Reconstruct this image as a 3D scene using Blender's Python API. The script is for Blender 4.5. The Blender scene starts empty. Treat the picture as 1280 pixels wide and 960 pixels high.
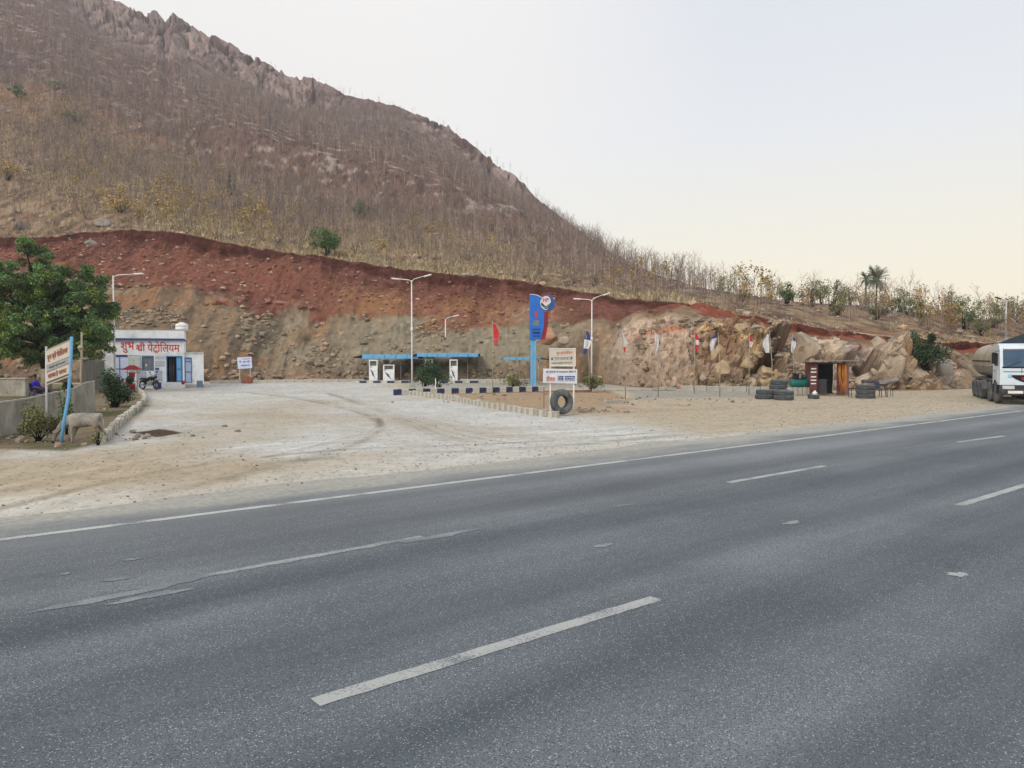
import bpy, math, random
import numpy as np
from mathutils import Vector, Matrix
random.seed(7); rng = np.random.default_rng(7)
S = bpy.context.scene
# ---------------------------------------------------------------- camera
CAMH = 2.35; F = 960.0; PITCH = math.atan(35/960)
cam = bpy.data.cameras.new('camera'); cam.lens = 27.0; cam.sensor_width = 36.0
cam.clip_start = 0.05; cam.clip_end = 8000
co = bpy.data.objects.new('camera', cam); S.collection.objects.link(co)
co.location = (0, 0, CAMH); co.rotation_euler = (math.pi/2 - PITCH, 0, 0)
S.camera = co
S.view_settings.view_transform = 'Standard'; S.view_settings.look = 'None'
S.view_settings.exposure = 0.0; S.view_settings.gamma = 1.0
# ---------------------------------------------------------------- veiled sky, very soft sun
SUN_EL = math.radians(36); SUN_AZ = math.radians(-148)      # azimuth from +Y towards +X
W = bpy.data.worlds.new('World'); S.world = W; W.use_nodes = True
nt = W.node_tree; nt.nodes.clear(); N = nt.nodes.new; L = nt.links.new
out = N('ShaderNodeOutputWorld'); sky = N('ShaderNodeTexSky'); sky.sky_type = 'NISHITA'
sky.sun_disc = False; sky.sun_elevation = SUN_EL; sky.sun_rotation = SUN_AZ
sky.dust_density = 4; sky.air_density = 1.3
b1 = N('ShaderNodeBackground'); b1.inputs[1].default_value = 0.09; L(sky.outputs[0], b1.inputs[0])
tc = N('ShaderNodeTexCoord'); sx = N('ShaderNodeSeparateXYZ'); L(tc.outputs['Generated'], sx.inputs[0])
cr = N('ShaderNodeValToRGB'); L(sx.outputs[2], cr.inputs[0])
el = cr.color_ramp.elements
el[0].position = 0.0; el[0].color = (1.04, 0.88, 0.60, 1)
el[1].position = 1.0; el[1].color = (0.70, 0.73, 0.80, 1)
for p, c in ((0.05, (1.04, 0.93, 0.71)), (0.14, (0.95, 0.91, 0.78)), (0.27, (0.82, 0.85, 0.90)), (0.45, (0.71, 0.755, 0.83))):
    e = el.new(p); e.color = (*c, 1)
sd = Vector((-.28, .88, .36))      # brighter thin cloud over the ridge
dp = N('ShaderNodeVectorMath'); dp.operation = 'DOT_PRODUCT'; L(tc.outputs['Generated'], dp.inputs[0]); dp.inputs[1].default_value = sd.normalized()
mr = N('ShaderNodeMapRange'); mr.interpolation_type = 'SMOOTHSTEP'; L(dp.outputs['Value'], mr.inputs[0])
mr.inputs[1].default_value = 0.84; mr.inputs[2].default_value = 1.0
mx = N('ShaderNodeMix'); mx.data_type = 'RGBA'; L(mr.outputs[0], mx.inputs[0]); L(cr.outputs[0], mx.inputs[6]); mx.inputs[7].default_value = (0.93, 0.915, 0.90, 1)
b2 = N('ShaderNodeBackground'); b2.inputs[1].default_value = 1.23; L(mx.outputs[2], b2.inputs[0])
ms = N('ShaderNodeMixShader'); ms.inputs[0].default_value = 0.88
L(b1.outputs[0], ms.inputs[1]); L(b2.outputs[0], ms.inputs[2]); L(ms.outputs[0], out.inputs[0])
sun = bpy.data.lights.new('sun', 'SUN'); sun.energy = 2.4; sun.angle = math.radians(22); sun.color = (1, 0.93, 0.82)
so = bpy.data.objects.new('sun', sun); S.collection.objects.link(so); so.location = (-100, 300, 200)
so.rotation_euler = Vector((math.sin(SUN_AZ)*math.cos(SUN_EL), math.cos(SUN_AZ)*math.cos(SUN_EL), math.sin(SUN_EL))).to_track_quat('Z', 'Y').to_euler()

# ---------------------------------------------------------------- helpers
HZ = 445.0
def D(x, y, Y):            # point seen at photo pixel (x, y) at depth Y
    return Vector(((x-640)/F*Y, Y, CAMH + (HZ-y)/F*Y))
def G(x, y):               # ground point seen at photo pixel
    Y = F*CAMH/(y-HZ); return Vector(((x-640)/F*Y, Y, 0))
def lin(c):
    return tuple(((v/255)/12.92 if v/255 <= 0.04045 else ((v/255+0.055)/1.055)**2.4) for v in c)
MATS = {}
def mat(name, c, c2=None, scale=4.0, rough=0.85, bump=0.0, bscale=None, metal=0.0, spec=0.3, attr=None, vec='Object', stretch=None, dirt=None):
    if name in MATS: return MATS[name]
    m = bpy.data.materials.new(name); m.use_nodes = True; t = m.node_tree; n = t.nodes.new; l = t.links.new
    p = t.nodes['Principled BSDF']; p.inputs['Roughness'].default_value = rough
    p.inputs['Metallic'].default_value = metal; p.inputs['Specular IOR Level'].default_value = spec
    tcn = n('ShaderNodeTexCoord'); v = tcn.outputs[vec]
    if stretch:
        mp = n('ShaderNodeMapping'); mp.inputs['Scale'].default_value = stretch; l(v, mp.inputs[0]); v = mp.outputs[0]
    no = n('ShaderNodeTexNoise'); no.inputs['Scale'].default_value = scale; no.inputs['Detail'].default_value = 8; no.inputs['Roughness'].default_value = 0.65
    l(v, no.inputs[0])
    c = tuple(c); c2 = tuple(c2) if c2 else tuple(a*0.72 for a in c)
    rp = n('ShaderNodeValToRGB'); l(no.outputs[0], rp.inputs[0])
    rp.color_ramp.elements[0].position = 0.32; rp.color_ramp.elements[1].position = 0.68
    rp.color_ramp.elements[0].color = (*c2, 1); rp.color_ramp.elements[1].color = (*c, 1)
    col = rp.outputs[0]
    if attr:
        a = n('ShaderNodeAttribute'); a.attribute_name = attr
        k = n('ShaderNodeMix'); k.data_type = 'RGBA'; k.blend_type = 'MULTIPLY'; k.inputs[0].default_value = 1
        l(col, k.inputs[6]); l(a.outputs['Color'], k.inputs[7]); col = k.outputs[2]
    if dirt:
        n2 = n('ShaderNodeTexNoise'); n2.inputs['Scale'].default_value = dirt[1]; n2.inputs['Detail'].default_value = 6; l(tcn.outputs['Object'], n2.inputs[0])
        r2 = n('ShaderNodeMapRange'); l(n2.outputs[0], r2.inputs[0]); r2.inputs[1].default_value = 0.5; r2.inputs[2].default_value = 0.75; r2.inputs[4].default_value = dirt[2]
        k = n('ShaderNodeMix'); k.data_type = 'RGBA'; l(r2.outputs[0], k.inputs[0]); l(col, k.inputs[6]); k.inputs[7].default_value = (*dirt[0], 1); col = k.outputs[2]
    l(col, p.inputs['Base Color'])
    if bump:
        nb = n('ShaderNodeTexNoise'); nb.inputs['Scale'].default_value = bscale or scale*4; nb.inputs['Detail'].default_value = 7; l(v, nb.inputs[0])
        b = n('ShaderNodeBump'); b.inputs['Strength'].default_value = bump; b.inputs['Distance'].default_value = 0.05; l(nb.outputs[0], b.inputs['Height']); l(b.outputs[0], p.inputs['Normal'])
    MATS[name] = m; return m

def link(name, me, parent=None):
    o = bpy.data.objects.new(name, me); S.collection.objects.link(o)
    if parent is not None: o.parent = parent
    return o
def npmesh(name, V, Fc, m=None, col=None, smooth=False, parent=None):
    """V (n,3), Fc (m,k) all polygons with k corners"""
    me = bpy.data.meshes.new(name); V = np.ascontiguousarray(V, dtype=np.float32); Fc = np.ascontiguousarray(Fc, dtype=np.int32)
    me.vertices.add(len(V)); me.vertices.foreach_set('co', V.ravel())
    k = Fc.shape[1]; me.loops.add(Fc.size); me.loops.foreach_set('vertex_index', Fc.ravel())
    me.polygons.add(len(Fc)); me.polygons.foreach_set('loop_start', np.arange(0, Fc.size, k, dtype=np.int32))
    me.polygons.foreach_set('use_smooth', np.full(len(Fc), smooth))
    me.update(calc_edges=True)
    if col is not None:
        a = me.color_attributes.new('Col', 'FLOAT_COLOR', 'POINT')
        c4 = np.ones((len(V), 4), np.float32); c4[:, :3] = col; a.data.foreach_set('color', c4.ravel())
    if m: me.materials.append(m)
    return link(name, me, parent)
def tag(o, label, cat, group=None):
    o['label'] = label; o['category'] = cat
    if group: o['group'] = group
    return o
def struct(o): o['kind'] = 'structure'; return o
def stuff(o, label=None, cat=None):
    o['kind'] = 'stuff'
    if label: o['label'] = label; o['category'] = cat
    return o
def thing(name, loc, rz, label, cat, group=None):
    o = link(name, None); o.location = loc; o.rotation_euler = (0, 0, rz); return tag(o, label, cat, group)
def copy_tree(o, parent=None):
    c = o.copy(); S.collection.objects.link(c); c.parent = parent
    for ch in list(o.children):
        if ch.name in S.collection.objects: copy_tree(ch, c)
    return c

class MB:
    def __init__(s): s.v = []; s.f = []; s.sm = []
    def add(s, vs, fs, sm=False):
        b = len(s.v); s.v += [tuple(v) for v in vs]; s.f += [tuple(b+i for i in f) for f in fs]; s.sm += [sm]*len(fs); return s
    def box(s, c, d, R=None, taper=1.0, bev=0.0):
        x, y, z = d[0]/2, d[1]/2, d[2]/2; vs = []
        if bev and min(d) > 2.2*bev:
            for sz in (-1, 1):
                for (ix, iy) in ((0, bev), (0, -bev)): pass
            pts = []
            for zz, ins in ((-z, bev), (-z+bev, 0), (z-bev, 0), (z, bev)):
                pts.append([(-x+ins, -y+bev+ins*0, zz), (-x+bev, -y+ins, zz), (x-bev, -y+ins, zz), (x-ins, -y+bev, zz), (x-ins, y-bev, zz), (x-bev, y-ins, zz), (-x+bev, y-ins, zz), (-x+ins, y-bev, zz)])
            vs = [p for r in pts for p in r]; fs = [tuple(range(7, -1, -1)), tuple(range(24, 32))]
            for r in range(3):
                for i in range(8):
                    j = (i+1) % 8; fs.append((r*8+i, r*8+j, r*8+8+j, r*8+8+i))
        else:
            for sz in (-1, 1):
                t = taper if sz > 0 else 1
                vs += [(-x*t, -y*t, sz*z), (x*t, -y*t, sz*z), (x*t, y*t, sz*z), (-x*t, y*t, sz*z)]
            fs = [(3, 2, 1, 0), (4, 5, 6, 7), (0, 1, 5, 4), (1, 2, 6, 5), (2, 3, 7, 6), (3, 0, 4, 7)]
        vs = [Vector(v) for v in vs]
        if R is not None: vs = [R @ v for v in vs]
        return s.add([v + Vector(c) for v in vs], fs)
    def hexa(s, p): # 8 points: bottom 4, top 4
        return s.add(p, [(3, 2, 1, 0), (4, 5, 6, 7), (0, 1, 5, 4), (1, 2, 6, 5), (2, 3, 7, 6), (3, 0, 4, 7)])
    def tube(s, pts, rs, n=6, cap=True):
        pts = [Vector(p) for p in pts]
        if not hasattr(rs, '__len__'): rs = [rs]*len(pts)
        vs = []; a = None
        for i, p in enumerate(pts):
            t = (pts[min(i+1, len(pts)-1)] - pts[max(i-1, 0)]).normalized()
            if a is None: a = t.orthogonal().normalized()
            a = (a - t*a.dot(t)).normalized(); b = t.cross(a)
            for k in range(n):
                th = 2*math.pi*k/n; vs.append(p + (a*math.cos(th) + b*math.sin(th))*rs[i])
        fs = []
        for i in range(len(pts)-1):
            for k in range(n):
                j = (k+1) % n; fs.append((i*n+k, i*n+j, i*n+n+j, i*n+n+k))
        if cap: fs += [tuple(range(n-1, -1, -1)), tuple(range((len(pts)-1)*n, len(pts)*n))]
        return s.add(vs, fs, n > 5)
    def lathe(s, prof, c=(0, 0, 0), n=20, R=None, sm=True, close=False):  # prof (r, z) about z
        vs = []; fs = []
        for r, z in prof:
            for k in range(n):
                th = 2*math.pi*k/n; v = Vector((r*math.cos(th), r*math.sin(th), z))
                if R is not None: v = R @ v
                vs.append(v + Vector(c))
        m = len(prof)
        for i in range(m if close else m-1):
            i2 = (i+1) % m
            for k in range(n):
                j = (k+1) % n; fs.append((i*n+k, i*n+j, i2*n+j, i2*n+k))
        return s.add(vs, fs, sm)
    def build(s, name, m, parent=None):
        me = bpy.data.meshes.new(name); me.from_pydata(s.v, [], s.f)
        me.polygons.foreach_set('use_smooth', s.sm); me.materials.append(m); me.update()
        return link(name, me, parent)
def RZ(a): return Matrix.Rotation(a, 3, 'Z')
def RX(a): return Matrix.Rotation(a, 3, 'X')
def RY(a): return Matrix.Rotation(a, 3, 'Y')

# numpy noise
def _h(ix, iy, iz, s):
    n = (ix.astype(np.int64)*374761393 + iy.astype(np.int64)*668265263 + iz.astype(np.int64)*2147483647 + s*1274126177) & 0xFFFFFFFF
    n = ((n ^ (n >> 13))*1274126177) & 0xFFFFFFFF; n = (n ^ (n >> 16)); n = (n*2246822519) & 0xFFFFFFFF; n = n ^ (n >> 15)
    return (n & 0xFFFFFF)/float(0xFFFFFF)
def vnoise(x, y, z, s=0):
    ix, iy, iz = np.floor(x), np.floor(y), np.floor(z); fx, fy, fz = x-ix, y-iy, z-iz
    fx, fy, fz = [f*f*(3-2*f) for f in (fx, fy, fz)]; r = 0
    for a in (0, 1):
        for b in (0, 1):
            for c in (0, 1):
                r = r + _h(ix+a, iy+b, iz+c, s)*(fx if a else 1-fx)*(fy if b else 1-fy)*(fz if c else 1-fz)
    return r
def fbm(x, y, z, sc, oc=5, s=0, g=0.5, ridge=False):
    r = 0; a = 1; t = 0
    x, y, z = x*sc, y*sc, z*sc
    for i in range(oc):
        v = vnoise(x, y, z, s+i*17)
        if ridge: v = 1-np.abs(2*v-1)
        r = r+a*v; t += a; a *= g; x, y, z = x*2.03+11.3, y*2.03+5.1, z*2.03+7.7
    return r/t
def worley(x, y, s=0):      # nearest / second distance, cell id, and a random tilt of each cell (angular blocks)
    ix, iy = np.floor(x), np.floor(y); z0 = np.zeros_like(ix); f1 = np.full(x.shape, 9.); f2 = np.full(x.shape, 9.); idv = np.zeros(x.shape); tl = np.zeros(x.shape)
    for a in (-1, 0, 1):
        for b in (-1, 0, 1):
            cx, cy = ix+a, iy+b; dx = x-cx-_h(cx, cy, z0, s+1); dy = y-cy-_h(cx, cy, z0, s+2); d = np.hypot(dx, dy); hv = _h(cx, cy, z0, s+3)
            m = d < f1; f2 = np.where(m, f1, np.minimum(f2, d)); idv = np.where(m, hv, idv); f1 = np.where(m, d, f1)
            tl = np.where(m, (((hv*7.13) % 1)-.5)*dx*2+(((hv*13.7) % 1)-.5)*dy*2, tl)
    return f1, f2, idv, tl
def sstep(a, b, x): t = np.clip((x-a)/(b-a), 0, 1); return t*t*(3-2*t)
def mixc(c, c2, t): return c*(1-t[..., None]) + np.array(c2)*t[..., None]
def gridfaces(R, C):
    i = np.arange(R-1)[:, None]*C + np.arange(C-1)[None]; return np.stack([i, i+1, i+C+1, i+C], -1).reshape(-1, 4)

# ---------------------------------------------------------------- road frame
TH = math.atan(1173/960.6); U = Vector((math.sin(TH), math.cos(TH), 0)); NN = Vector((-math.cos(TH), math.sin(TH), 0))
def road_xy(s, d): return U*s + NN*d
def dist_poly(X, Y, pts):
    r = np.full(X.shape, 1e9)
    for (ax, ay), (bx, by) in zip(pts[:-1], pts[1:]):
        dx, dy = bx-ax, by-ay; t = np.clip(((X-ax)*dx+(Y-ay)*dy)/(dx*dx+dy*dy), 0, 1); r = np.minimum(r, np.hypot(X-ax-t*dx, Y-ay-t*dy))
    return r
def inpoly(X, Y, pts):  # signed distance, positive inside
    ins = np.zeros(X.shape, bool); n = len(pts)
    for i in range(n):
        (x1, y1), (x2, y2) = pts[i], pts[(i+1) % n]
        c = ((y1 > Y) != (y2 > Y)) & (X < (x2-x1)*(Y-y1)/((y2-y1) or 1e-9)+x1); ins ^= c
    d = dist_poly(X, Y, list(pts)+[pts[0]]); return np.where(ins, d, -d)
def GP(*px): return [tuple(G(x, y)[:2]) for x, y in px]

# ground sheet colours ------------------------------------------------------
def ground_colour(X, Y):
    Z = np.zeros_like(X)
    d = X*NN.x + Y*NN.y
    n1 = fbm(X, Y, Z, 0.12, 5, 1); n2 = fbm(X, Y, Z, 0.6, 5, 2); n3 = fbm(X, Y, Z, 3.0, 4, 3, 0.6)
    w = (n1-0.5)*2
    tan = np.array(lin((186, 174, 152))); white = np.array(lin((206, 206, 201))); brown = np.array(lin((170, 154, 130)))
    c = np.ones(X.shape+(3,))*tan*1.05
    # tan dust by the roadside, whiter near the asphalt edge
    c = mixc(c, white, 0.6*sstep(17.5, 14.0, d+w*2.0))
    c = mixc(c, brown, 0.55*sstep(0.5, 0.66, n1))
    # concrete forecourt
    fc = inpoly(X, Y, GP((172, 481), (470, 477), (500, 492), (560, 503), (690, 524), (860, 530), (900, 545), (620, 575), (420, 560), (260, 545), (205, 548), (135, 553), (185, 508), (176, 492)))
    f = sstep(-2.2, 2.6, fc + 1.2 + w*4.0 + (n2-0.5)*4.0)*(.78+.22*sstep(.35, .6, n2+w*.3))
    conc = white*(0.93+0.1*(n2[..., None]-0.5)*2)
    c = c*(1-f[..., None]) + conc*f[..., None]
    # brown sand carried over the concrete in sweeping bands
    br = dist_poly(X, Y, GP((0, 600), (130, 575), (260, 552), (330, 530), (330, 512), (400, 502)))
    c = mixc(c, tan*0.97, 0.6*sstep(3.2, 0.3, br+w*2.0))
    br = dist_poly(X, Y, GP((300, 520), (420, 520), (540, 530), (620, 545)))
    c = mixc(c, brown, 0.42*sstep(2.6, 0.2, br+w*2.2))
    # tyre tracks: arcs sweeping from the road into the forecourt
    for k in range(46):
        r_ = random.Random(k*7+3); o = r_.uniform(-6, 6); w_ = r_.uniform(0.08, 0.2)
        if k % 3 == 0: P = [(-40, 690+o*4), (150, 618+o*3), (330, 580+o*2.4), (470, 545+o*2), (480, 520+o), (380, 497+o*0.5), (300, 490)]
        elif k % 3 == 1: P = [(1000, 540+o), (800, 558+o*1.6), (640, 560+o*2), (560, 545+o*2.2), (500, 520+o*1.4), (440, 500+o*0.5), (400, 489)]
        else: P = [(-60, 650+o*5), (200, 585+o*3), (420, 560+o*2), (640, 555+o*2), (860, 537+o*1.3), (1100, 520+o*0.4)]
        # smooth
        for _ in range(3):
            Q = [P[0]]
            for a, b in zip(P[:-1], P[1:]): Q += [(a[0]*.75+b[0]*.25, a[1]*.75+b[1]*.25), (a[0]*.25+b[0]*.75, a[1]*.25+b[1]*.75)]
            P = Q+[P[-1]]
        dd = dist_poly(X, Y, GP(*P)); s_ = r_.choice((-1, -1, 1)); am = r_.uniform(0.07, 0.16)
        m = sstep(w_*1.6, w_*0.4, dd)*sstep(0.30, 0.6, n2)
        c = c*(1 + s_*am*m[..., None]*np.array([0.9, 1.0, 1.15]))
    # earth lot on the right, tan
    lot = inpoly(X, Y, GP((735, 508), (760, 494), (960, 492), (1250, 488), (1500, 486), (1600, 500), (1270, 514), (1000, 535), (880, 545), (800, 530)))
    c = mixc(c, np.array(lin((184, 172, 150))), 0.9*sstep(-1.0, 1.0, lot+w*1.5))
    lot = inpoly(X, Y, GP((750, 500), (1000, 512), (1100, 506), (700, 520)))
    c = mixc(c, np.array(lin((168, 135, 110))), 0.5*sstep(-0.5, 1.2, lot+w*2)*sstep(0.4, 0.6, n2))
    # planted island: red earth with sand
    isl = inpoly(X, Y, GP((505, 492), (545, 491), (690, 488), (760, 487), (790, 500), (700, 519), (640, 514), (600, 507), (560, 499)))
    c = mixc(c, np.array(lin((172, 150, 122))), sstep(-0.2, 0.2, isl))
    c = mixc(c, np.array(lin((128, 84, 66))), sstep(-0.1, 0.3, isl)*sstep(47.5, 50.5, Y+w*3+(n2-.5)*6)*0.9)
    # pale strip behind the kerb and right slab court
    st = inpoly(X, Y, GP((500, 486), (1000, 485), (1000, 476), (500, 476)))
    c = mixc(c, np.array(lin((168, 167, 158))), 0.8*sstep(-0.5, 1, st+w))
    st = inpoly(X, Y, GP((780, 500), (965, 497), (965, 487), (780, 487)))
    c = mixc(c, np.array(lin((160, 158, 148))), 0.85*sstep(-0.5, 0.8, st+w*1.5+(n2-.5)*2))
    # yard and verge on the left: grey brown earth, weeds
    yd = inpoly(X, Y, GP((-300, 560), (20, 562), (80, 563), (128, 553), (182, 506), (172, 487), (150, 480), (-300, 480)))
    m = sstep(-0.3, 0.3, yd + (n2-0.5)*0.6)
    c = mixc(c, np.array(lin((132, 118, 98)))*1.0, m)
    c = mixc(c, np.array(lin((92, 100, 62))), m*0.7*sstep(0.5, 0.62, fbm(X, Y, Z, 0.5, 5, 31)))
    # broken edge of the paving by the left kerb
    bk = inpoly(X, Y, GP((165, 541), (200, 536), (228, 541), (195, 546)))
    c = mixc(c, np.array(lin((95, 78, 62))), sstep(-0.15, 0.1, bk+(n2-.5)*0.9))
    c *= (0.80+0.4*n3)[..., None]
    gr = _h(np.floor(X*18), np.floor(Y*9), Z, 5); c *= np.where(gr > 0.93, 0.72, 1.0)[..., None]
    far = sstep(150, 400, np.hypot(X, Y)); c = mixc(c, np.array(lin((140, 125, 100))), far)
    return np.clip(c, 0.01, 0.8)
# polar sheet reaching the horizon, fine where the camera looks
az = np.concatenate([np.linspace(-180, -42, 40), np.linspace(-41.7, 41.7, 1000), np.linspace(42, 180, 40)])*math.pi/180
yy = np.concatenate([np.linspace(1400, 700, 30), np.arange(698, 560, -1.1), np.arange(559.5, 474, -0.42)]); rr = F*CAMH/(yy-HZ)
rr = np.concatenate([[0.3], rr, [80, 95, 120, 160, 230, 400, 780]])
A, Rr = np.meshgrid(az, rr); GX, GY = Rr*np.sin(A), Rr*np.cos(A)
gz = np.zeros_like(GX) + 0.02*(fbm(GX, GY, GX*0, 0.8, 4, 9)-0.5)*sstep(13.5, 16, GX*NN.x+GY*NN.y)*sstep(70, 50, GY) - 0.004
gz -= 0.12*sstep(13.4, 12.4, GX*NN.x+GY*NN.y)
gcol = ground_colour(GX.ravel(), GY.ravel())
mg = mat('ground_dust', (1, 1, 1), (0.80, 0.78, 0.76), 6, 0.95, 0.5, 22, attr='Col', spec=0.1)
struct(npmesh('ground', np.stack([GX, GY, gz], -1).reshape(-1, 3), gridfaces(len(rr), len(az)), mg, gcol, True))

# ---------------------------------------------------------------- road
def road_material():
    m = bpy.data.materials.new('asphalt'); m.use_nodes = True; t = m.node_tree; n = t.nodes.new; l = t.links.new
    p = t.nodes['Principled BSDF']; tc = n('ShaderNodeTexCoord'); v = tc.outputs['Object']
    def noise(sc, det=5, st=None, rough=0.6):
        o = n('ShaderNodeTexNoise'); o.inputs['Scale'].default_value = sc; o.inputs['Detail'].default_value = det; o.inputs['Roughness'].default_value = rough
        if st:
            mp = n('ShaderNodeMapping'); mp.inputs['Scale'].default_value = st; l(v, mp.inputs[0]); l(mp.outputs[0], o.inputs[0])
        else: l(v, o.inputs[0])
        return o.outputs[0]
    def mr(x, a, b, c=0., d=1., smooth=False):
        o = n('ShaderNodeMapRange'); l(x, o.inputs[0])
        if smooth: o.interpolation_type = 'SMOOTHSTEP'
        for i, q in enumerate((a, b, c, d)): o.inputs[i+1].default_value = q
        return o.outputs[0]
    def mix(f, a, b, mode='MIX'):
        o = n('ShaderNodeMix'); o.data_type = 'RGBA'; o.blend_type = mode
        if isinstance(f, (int, float)): o.inputs[0].default_value = f
        else: l(f, o.inputs[0])
        for i, q in ((6, a), (7, b)):
            if isinstance(q, tuple): o.inputs[i].default_value = (*q, 1)
            else: l(q, o.inputs[i])
        return o.outputs[2]
    base = mix(mr(noise(60, 3, None, 0.7), 0.35, 0.65), (0.046, 0.060, 0.074), (0.100, 0.122, 0.142))
    # streaks along the carriageway: lighter dusty bands and darker wheel paths
    base = mix(mr(noise(1.0, 4, (0.035, 0.55, 1)), 0.35, 0.68), base, mix(0.7, base, (0.25, 0.275, 0.295)))
    base = mix(mr(noise(0.35, 5), 0.4, 0.65, 0, 0.5), base, (0.060, 0.074, 0.089))
    vo = n('ShaderNodeTexVoronoi'); vo.inputs['Scale'].default_value = 84; l(v, vo.inputs[0])
    sp = n('ShaderNodeSeparateColor'); l(vo.outputs['Color'], sp.inputs[0])
    chip = n('ShaderNodeMath'); chip.operation = 'MULTIPLY'; l(mr(sp.outputs[0], 0.62, 0.92), chip.inputs[0]); l(mr(vo.outputs['Distance'], 0.5, 0.25), chip.inputs[1])
    base = mix(chip.outputs[0], base, (0.50, 0.53, 0.55))
    pit = n('ShaderNodeMath'); pit.operation = 'MULTIPLY'; l(mr(sp.outputs[2], 0.55, 0.8), pit.inputs[0]); l(mr(vo.outputs['Distance'], 0.6, 0.3), pit.inputs[1])
    base = mix(pit.outputs[0], base, (0.040, 0.048, 0.056))
    vo2 = n('ShaderNodeTexVoronoi'); vo2.inputs['Scale'].default_value = 55; l(v, vo2.inputs[0])
    sp2 = n('ShaderNodeSeparateColor'); l(vo2.outputs['Color'], sp2.inputs[0])
    ch2 = n('ShaderNodeMath'); ch2.operation = 'MULTIPLY'; l(mr(sp2.outputs[1], 0.86, 0.97), ch2.inputs[0]); l(mr(vo2.outputs['Distance'], 0.4, 0.2), ch2.inputs[1])
    base = mix(ch2.outputs[0], base, (0.50, 0.50, 0.48))
    # dust: local y = offset across the road
    s = n('ShaderNodeSeparateXYZ'); l(v, s.inputs[0])
    ph = n('ShaderNodeMath'); ph.operation = 'MULTIPLY_ADD'; l(s.outputs[1], ph.inputs[0]); ph.inputs[1].default_value = 2*math.pi/1.81; ph.inputs[2].default_value = -2*math.pi*4.82/1.81
    co_ = n('ShaderNodeMath'); co_.operation = 'COSINE'; l(ph.outputs[0], co_.inputs[0])
    wk = n('ShaderNodeMath'); wk.operation = 'MULTIPLY'; l(mr(co_.outputs[0], -1, .6, 1, 0), wk.inputs[0]); l(mr(noise(0.6, 4, (.12, 1, 1)), .35, .6, .1, .42), wk.inputs[1])
    base = mix(wk.outputs[0], base, (0.030, 0.040, 0.052))
    base = mix(mr(noise(0.9, 6, None, .7), .66, .72, 0, .45), base, (0.03, 0.033, 0.04))
    w = n('ShaderNodeMath'); w.operation = 'MULTIPLY_ADD'; l(noise(0.9, 7, (0.35, 1, 1)), w.inputs[0]); w.inputs[1].default_value = 2.6; l(s.outputs[1], w.inputs[2])
    dust = mix(mr(noise(8, 6), 0.35, 0.65), lin((142, 141, 134)), lin((180, 176, 162)))
    base = mix(mr(w.outputs[0], 12.9, 14.3, 0, 0.93, True), base, dust)
    base = mix(mr(w.outputs[0], 8.5, 13.5, 0, 0.16, True), base, (0.42, 0.42, 0.39))
    l(base, p.inputs['Base Color']); p.inputs['Roughness'].default_value = 0.72; p.inputs['Specular IOR Level'].default_value = 0.35
    b = n('ShaderNodeBump'); b.inputs['Strength'].default_value = 0.6; b.inputs['Distance'].default_value = 0.006; l(noise(130, 3), b.inputs['Height']); l(b.outputs[0], p.inputs['Normal'])
    return m
ss = np.concatenate([[-350, -200, -100, -60], np.arange(-40, 120, 0.4), [140, 200, 350, 700]]); dd = np.array([-2.0, 2, 6, 9, 11, 12, 12.8, 13.2, 13.45, 13.6])
SS, DD = np.meshgrid(ss, dd)
edge = (fbm(SS, SS*0, SS*0, 0.5, 4, 4)-0.5)*1.0
DD2 = np.where(DD > 12.9, DD+edge*(DD-12.6), DD)
rz_ = np.where(DD > 13.5, -0.03, 0.0)
ro = npmesh('road', np.stack([SS, DD2, rz_], -1).reshape(-1, 3), gridfaces(len(dd), len(ss)), road_material(), smooth=True); struct(ro)
ang = math.atan2(U.y, U.x); ro.rotation_euler = (0, 0, ang)
def paint_material(name, c, wear):
    m = bpy.data.materials.new(name); m.use_nodes = True; t = m.node_tree; n = t.nodes.new; l = t.links.new
    p = t.nodes['Principled BSDF']; tc = n('ShaderNodeTexCoord')
    no = n('ShaderNodeTexNoise'); no.inputs['Scale'].default_value = 45; no.inputs['Detail'].default_value = 4; l(tc.outputs['Object'], no.inputs[0])
    n2 = n('ShaderNodeTexNoise'); n2.inputs['Scale'].default_value = 1.6; n2.inputs['Detail'].default_value = 5; l(tc.outputs['Object'], n2.inputs[0])
    ad = n('ShaderNodeMath'); ad.operation = 'ADD'; l(no.outputs[0], ad.inputs[0]); l(n2.outputs[0], ad.inputs[1])
    r = n('ShaderNodeMapRange'); l(ad.outputs[0], r.inputs[0]); r.inputs[1].default_value = wear-0.1; r.inputs[2].default_value = wear+0.12
    k = n('ShaderNodeMix'); k.data_type = 'RGBA'; l(r.outputs[0], k.inputs[0]); k.inputs[6].default_value = (*c, 1); k.inputs[7].default_value = (0.15, 0.17, 0.185, 1)
    l(k.outputs[2], p.inputs['Base Color']); p.inputs['Roughness'].default_value = 0.7
    return m
pm_edge = paint_material('road_paint', (0.48, 0.48, 0.45), 1.10); pm_worn = paint_material('worn_road_paint', (0.40, 0.41, 0.395), 1.08); pm_faded = paint_material('faded_road_paint', (0.34, 0.35, 0.345), 1.02); pm_ghost = paint_material('faint_road_paint', (0.26, 0.28, 0.29), 0.98)
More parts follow.
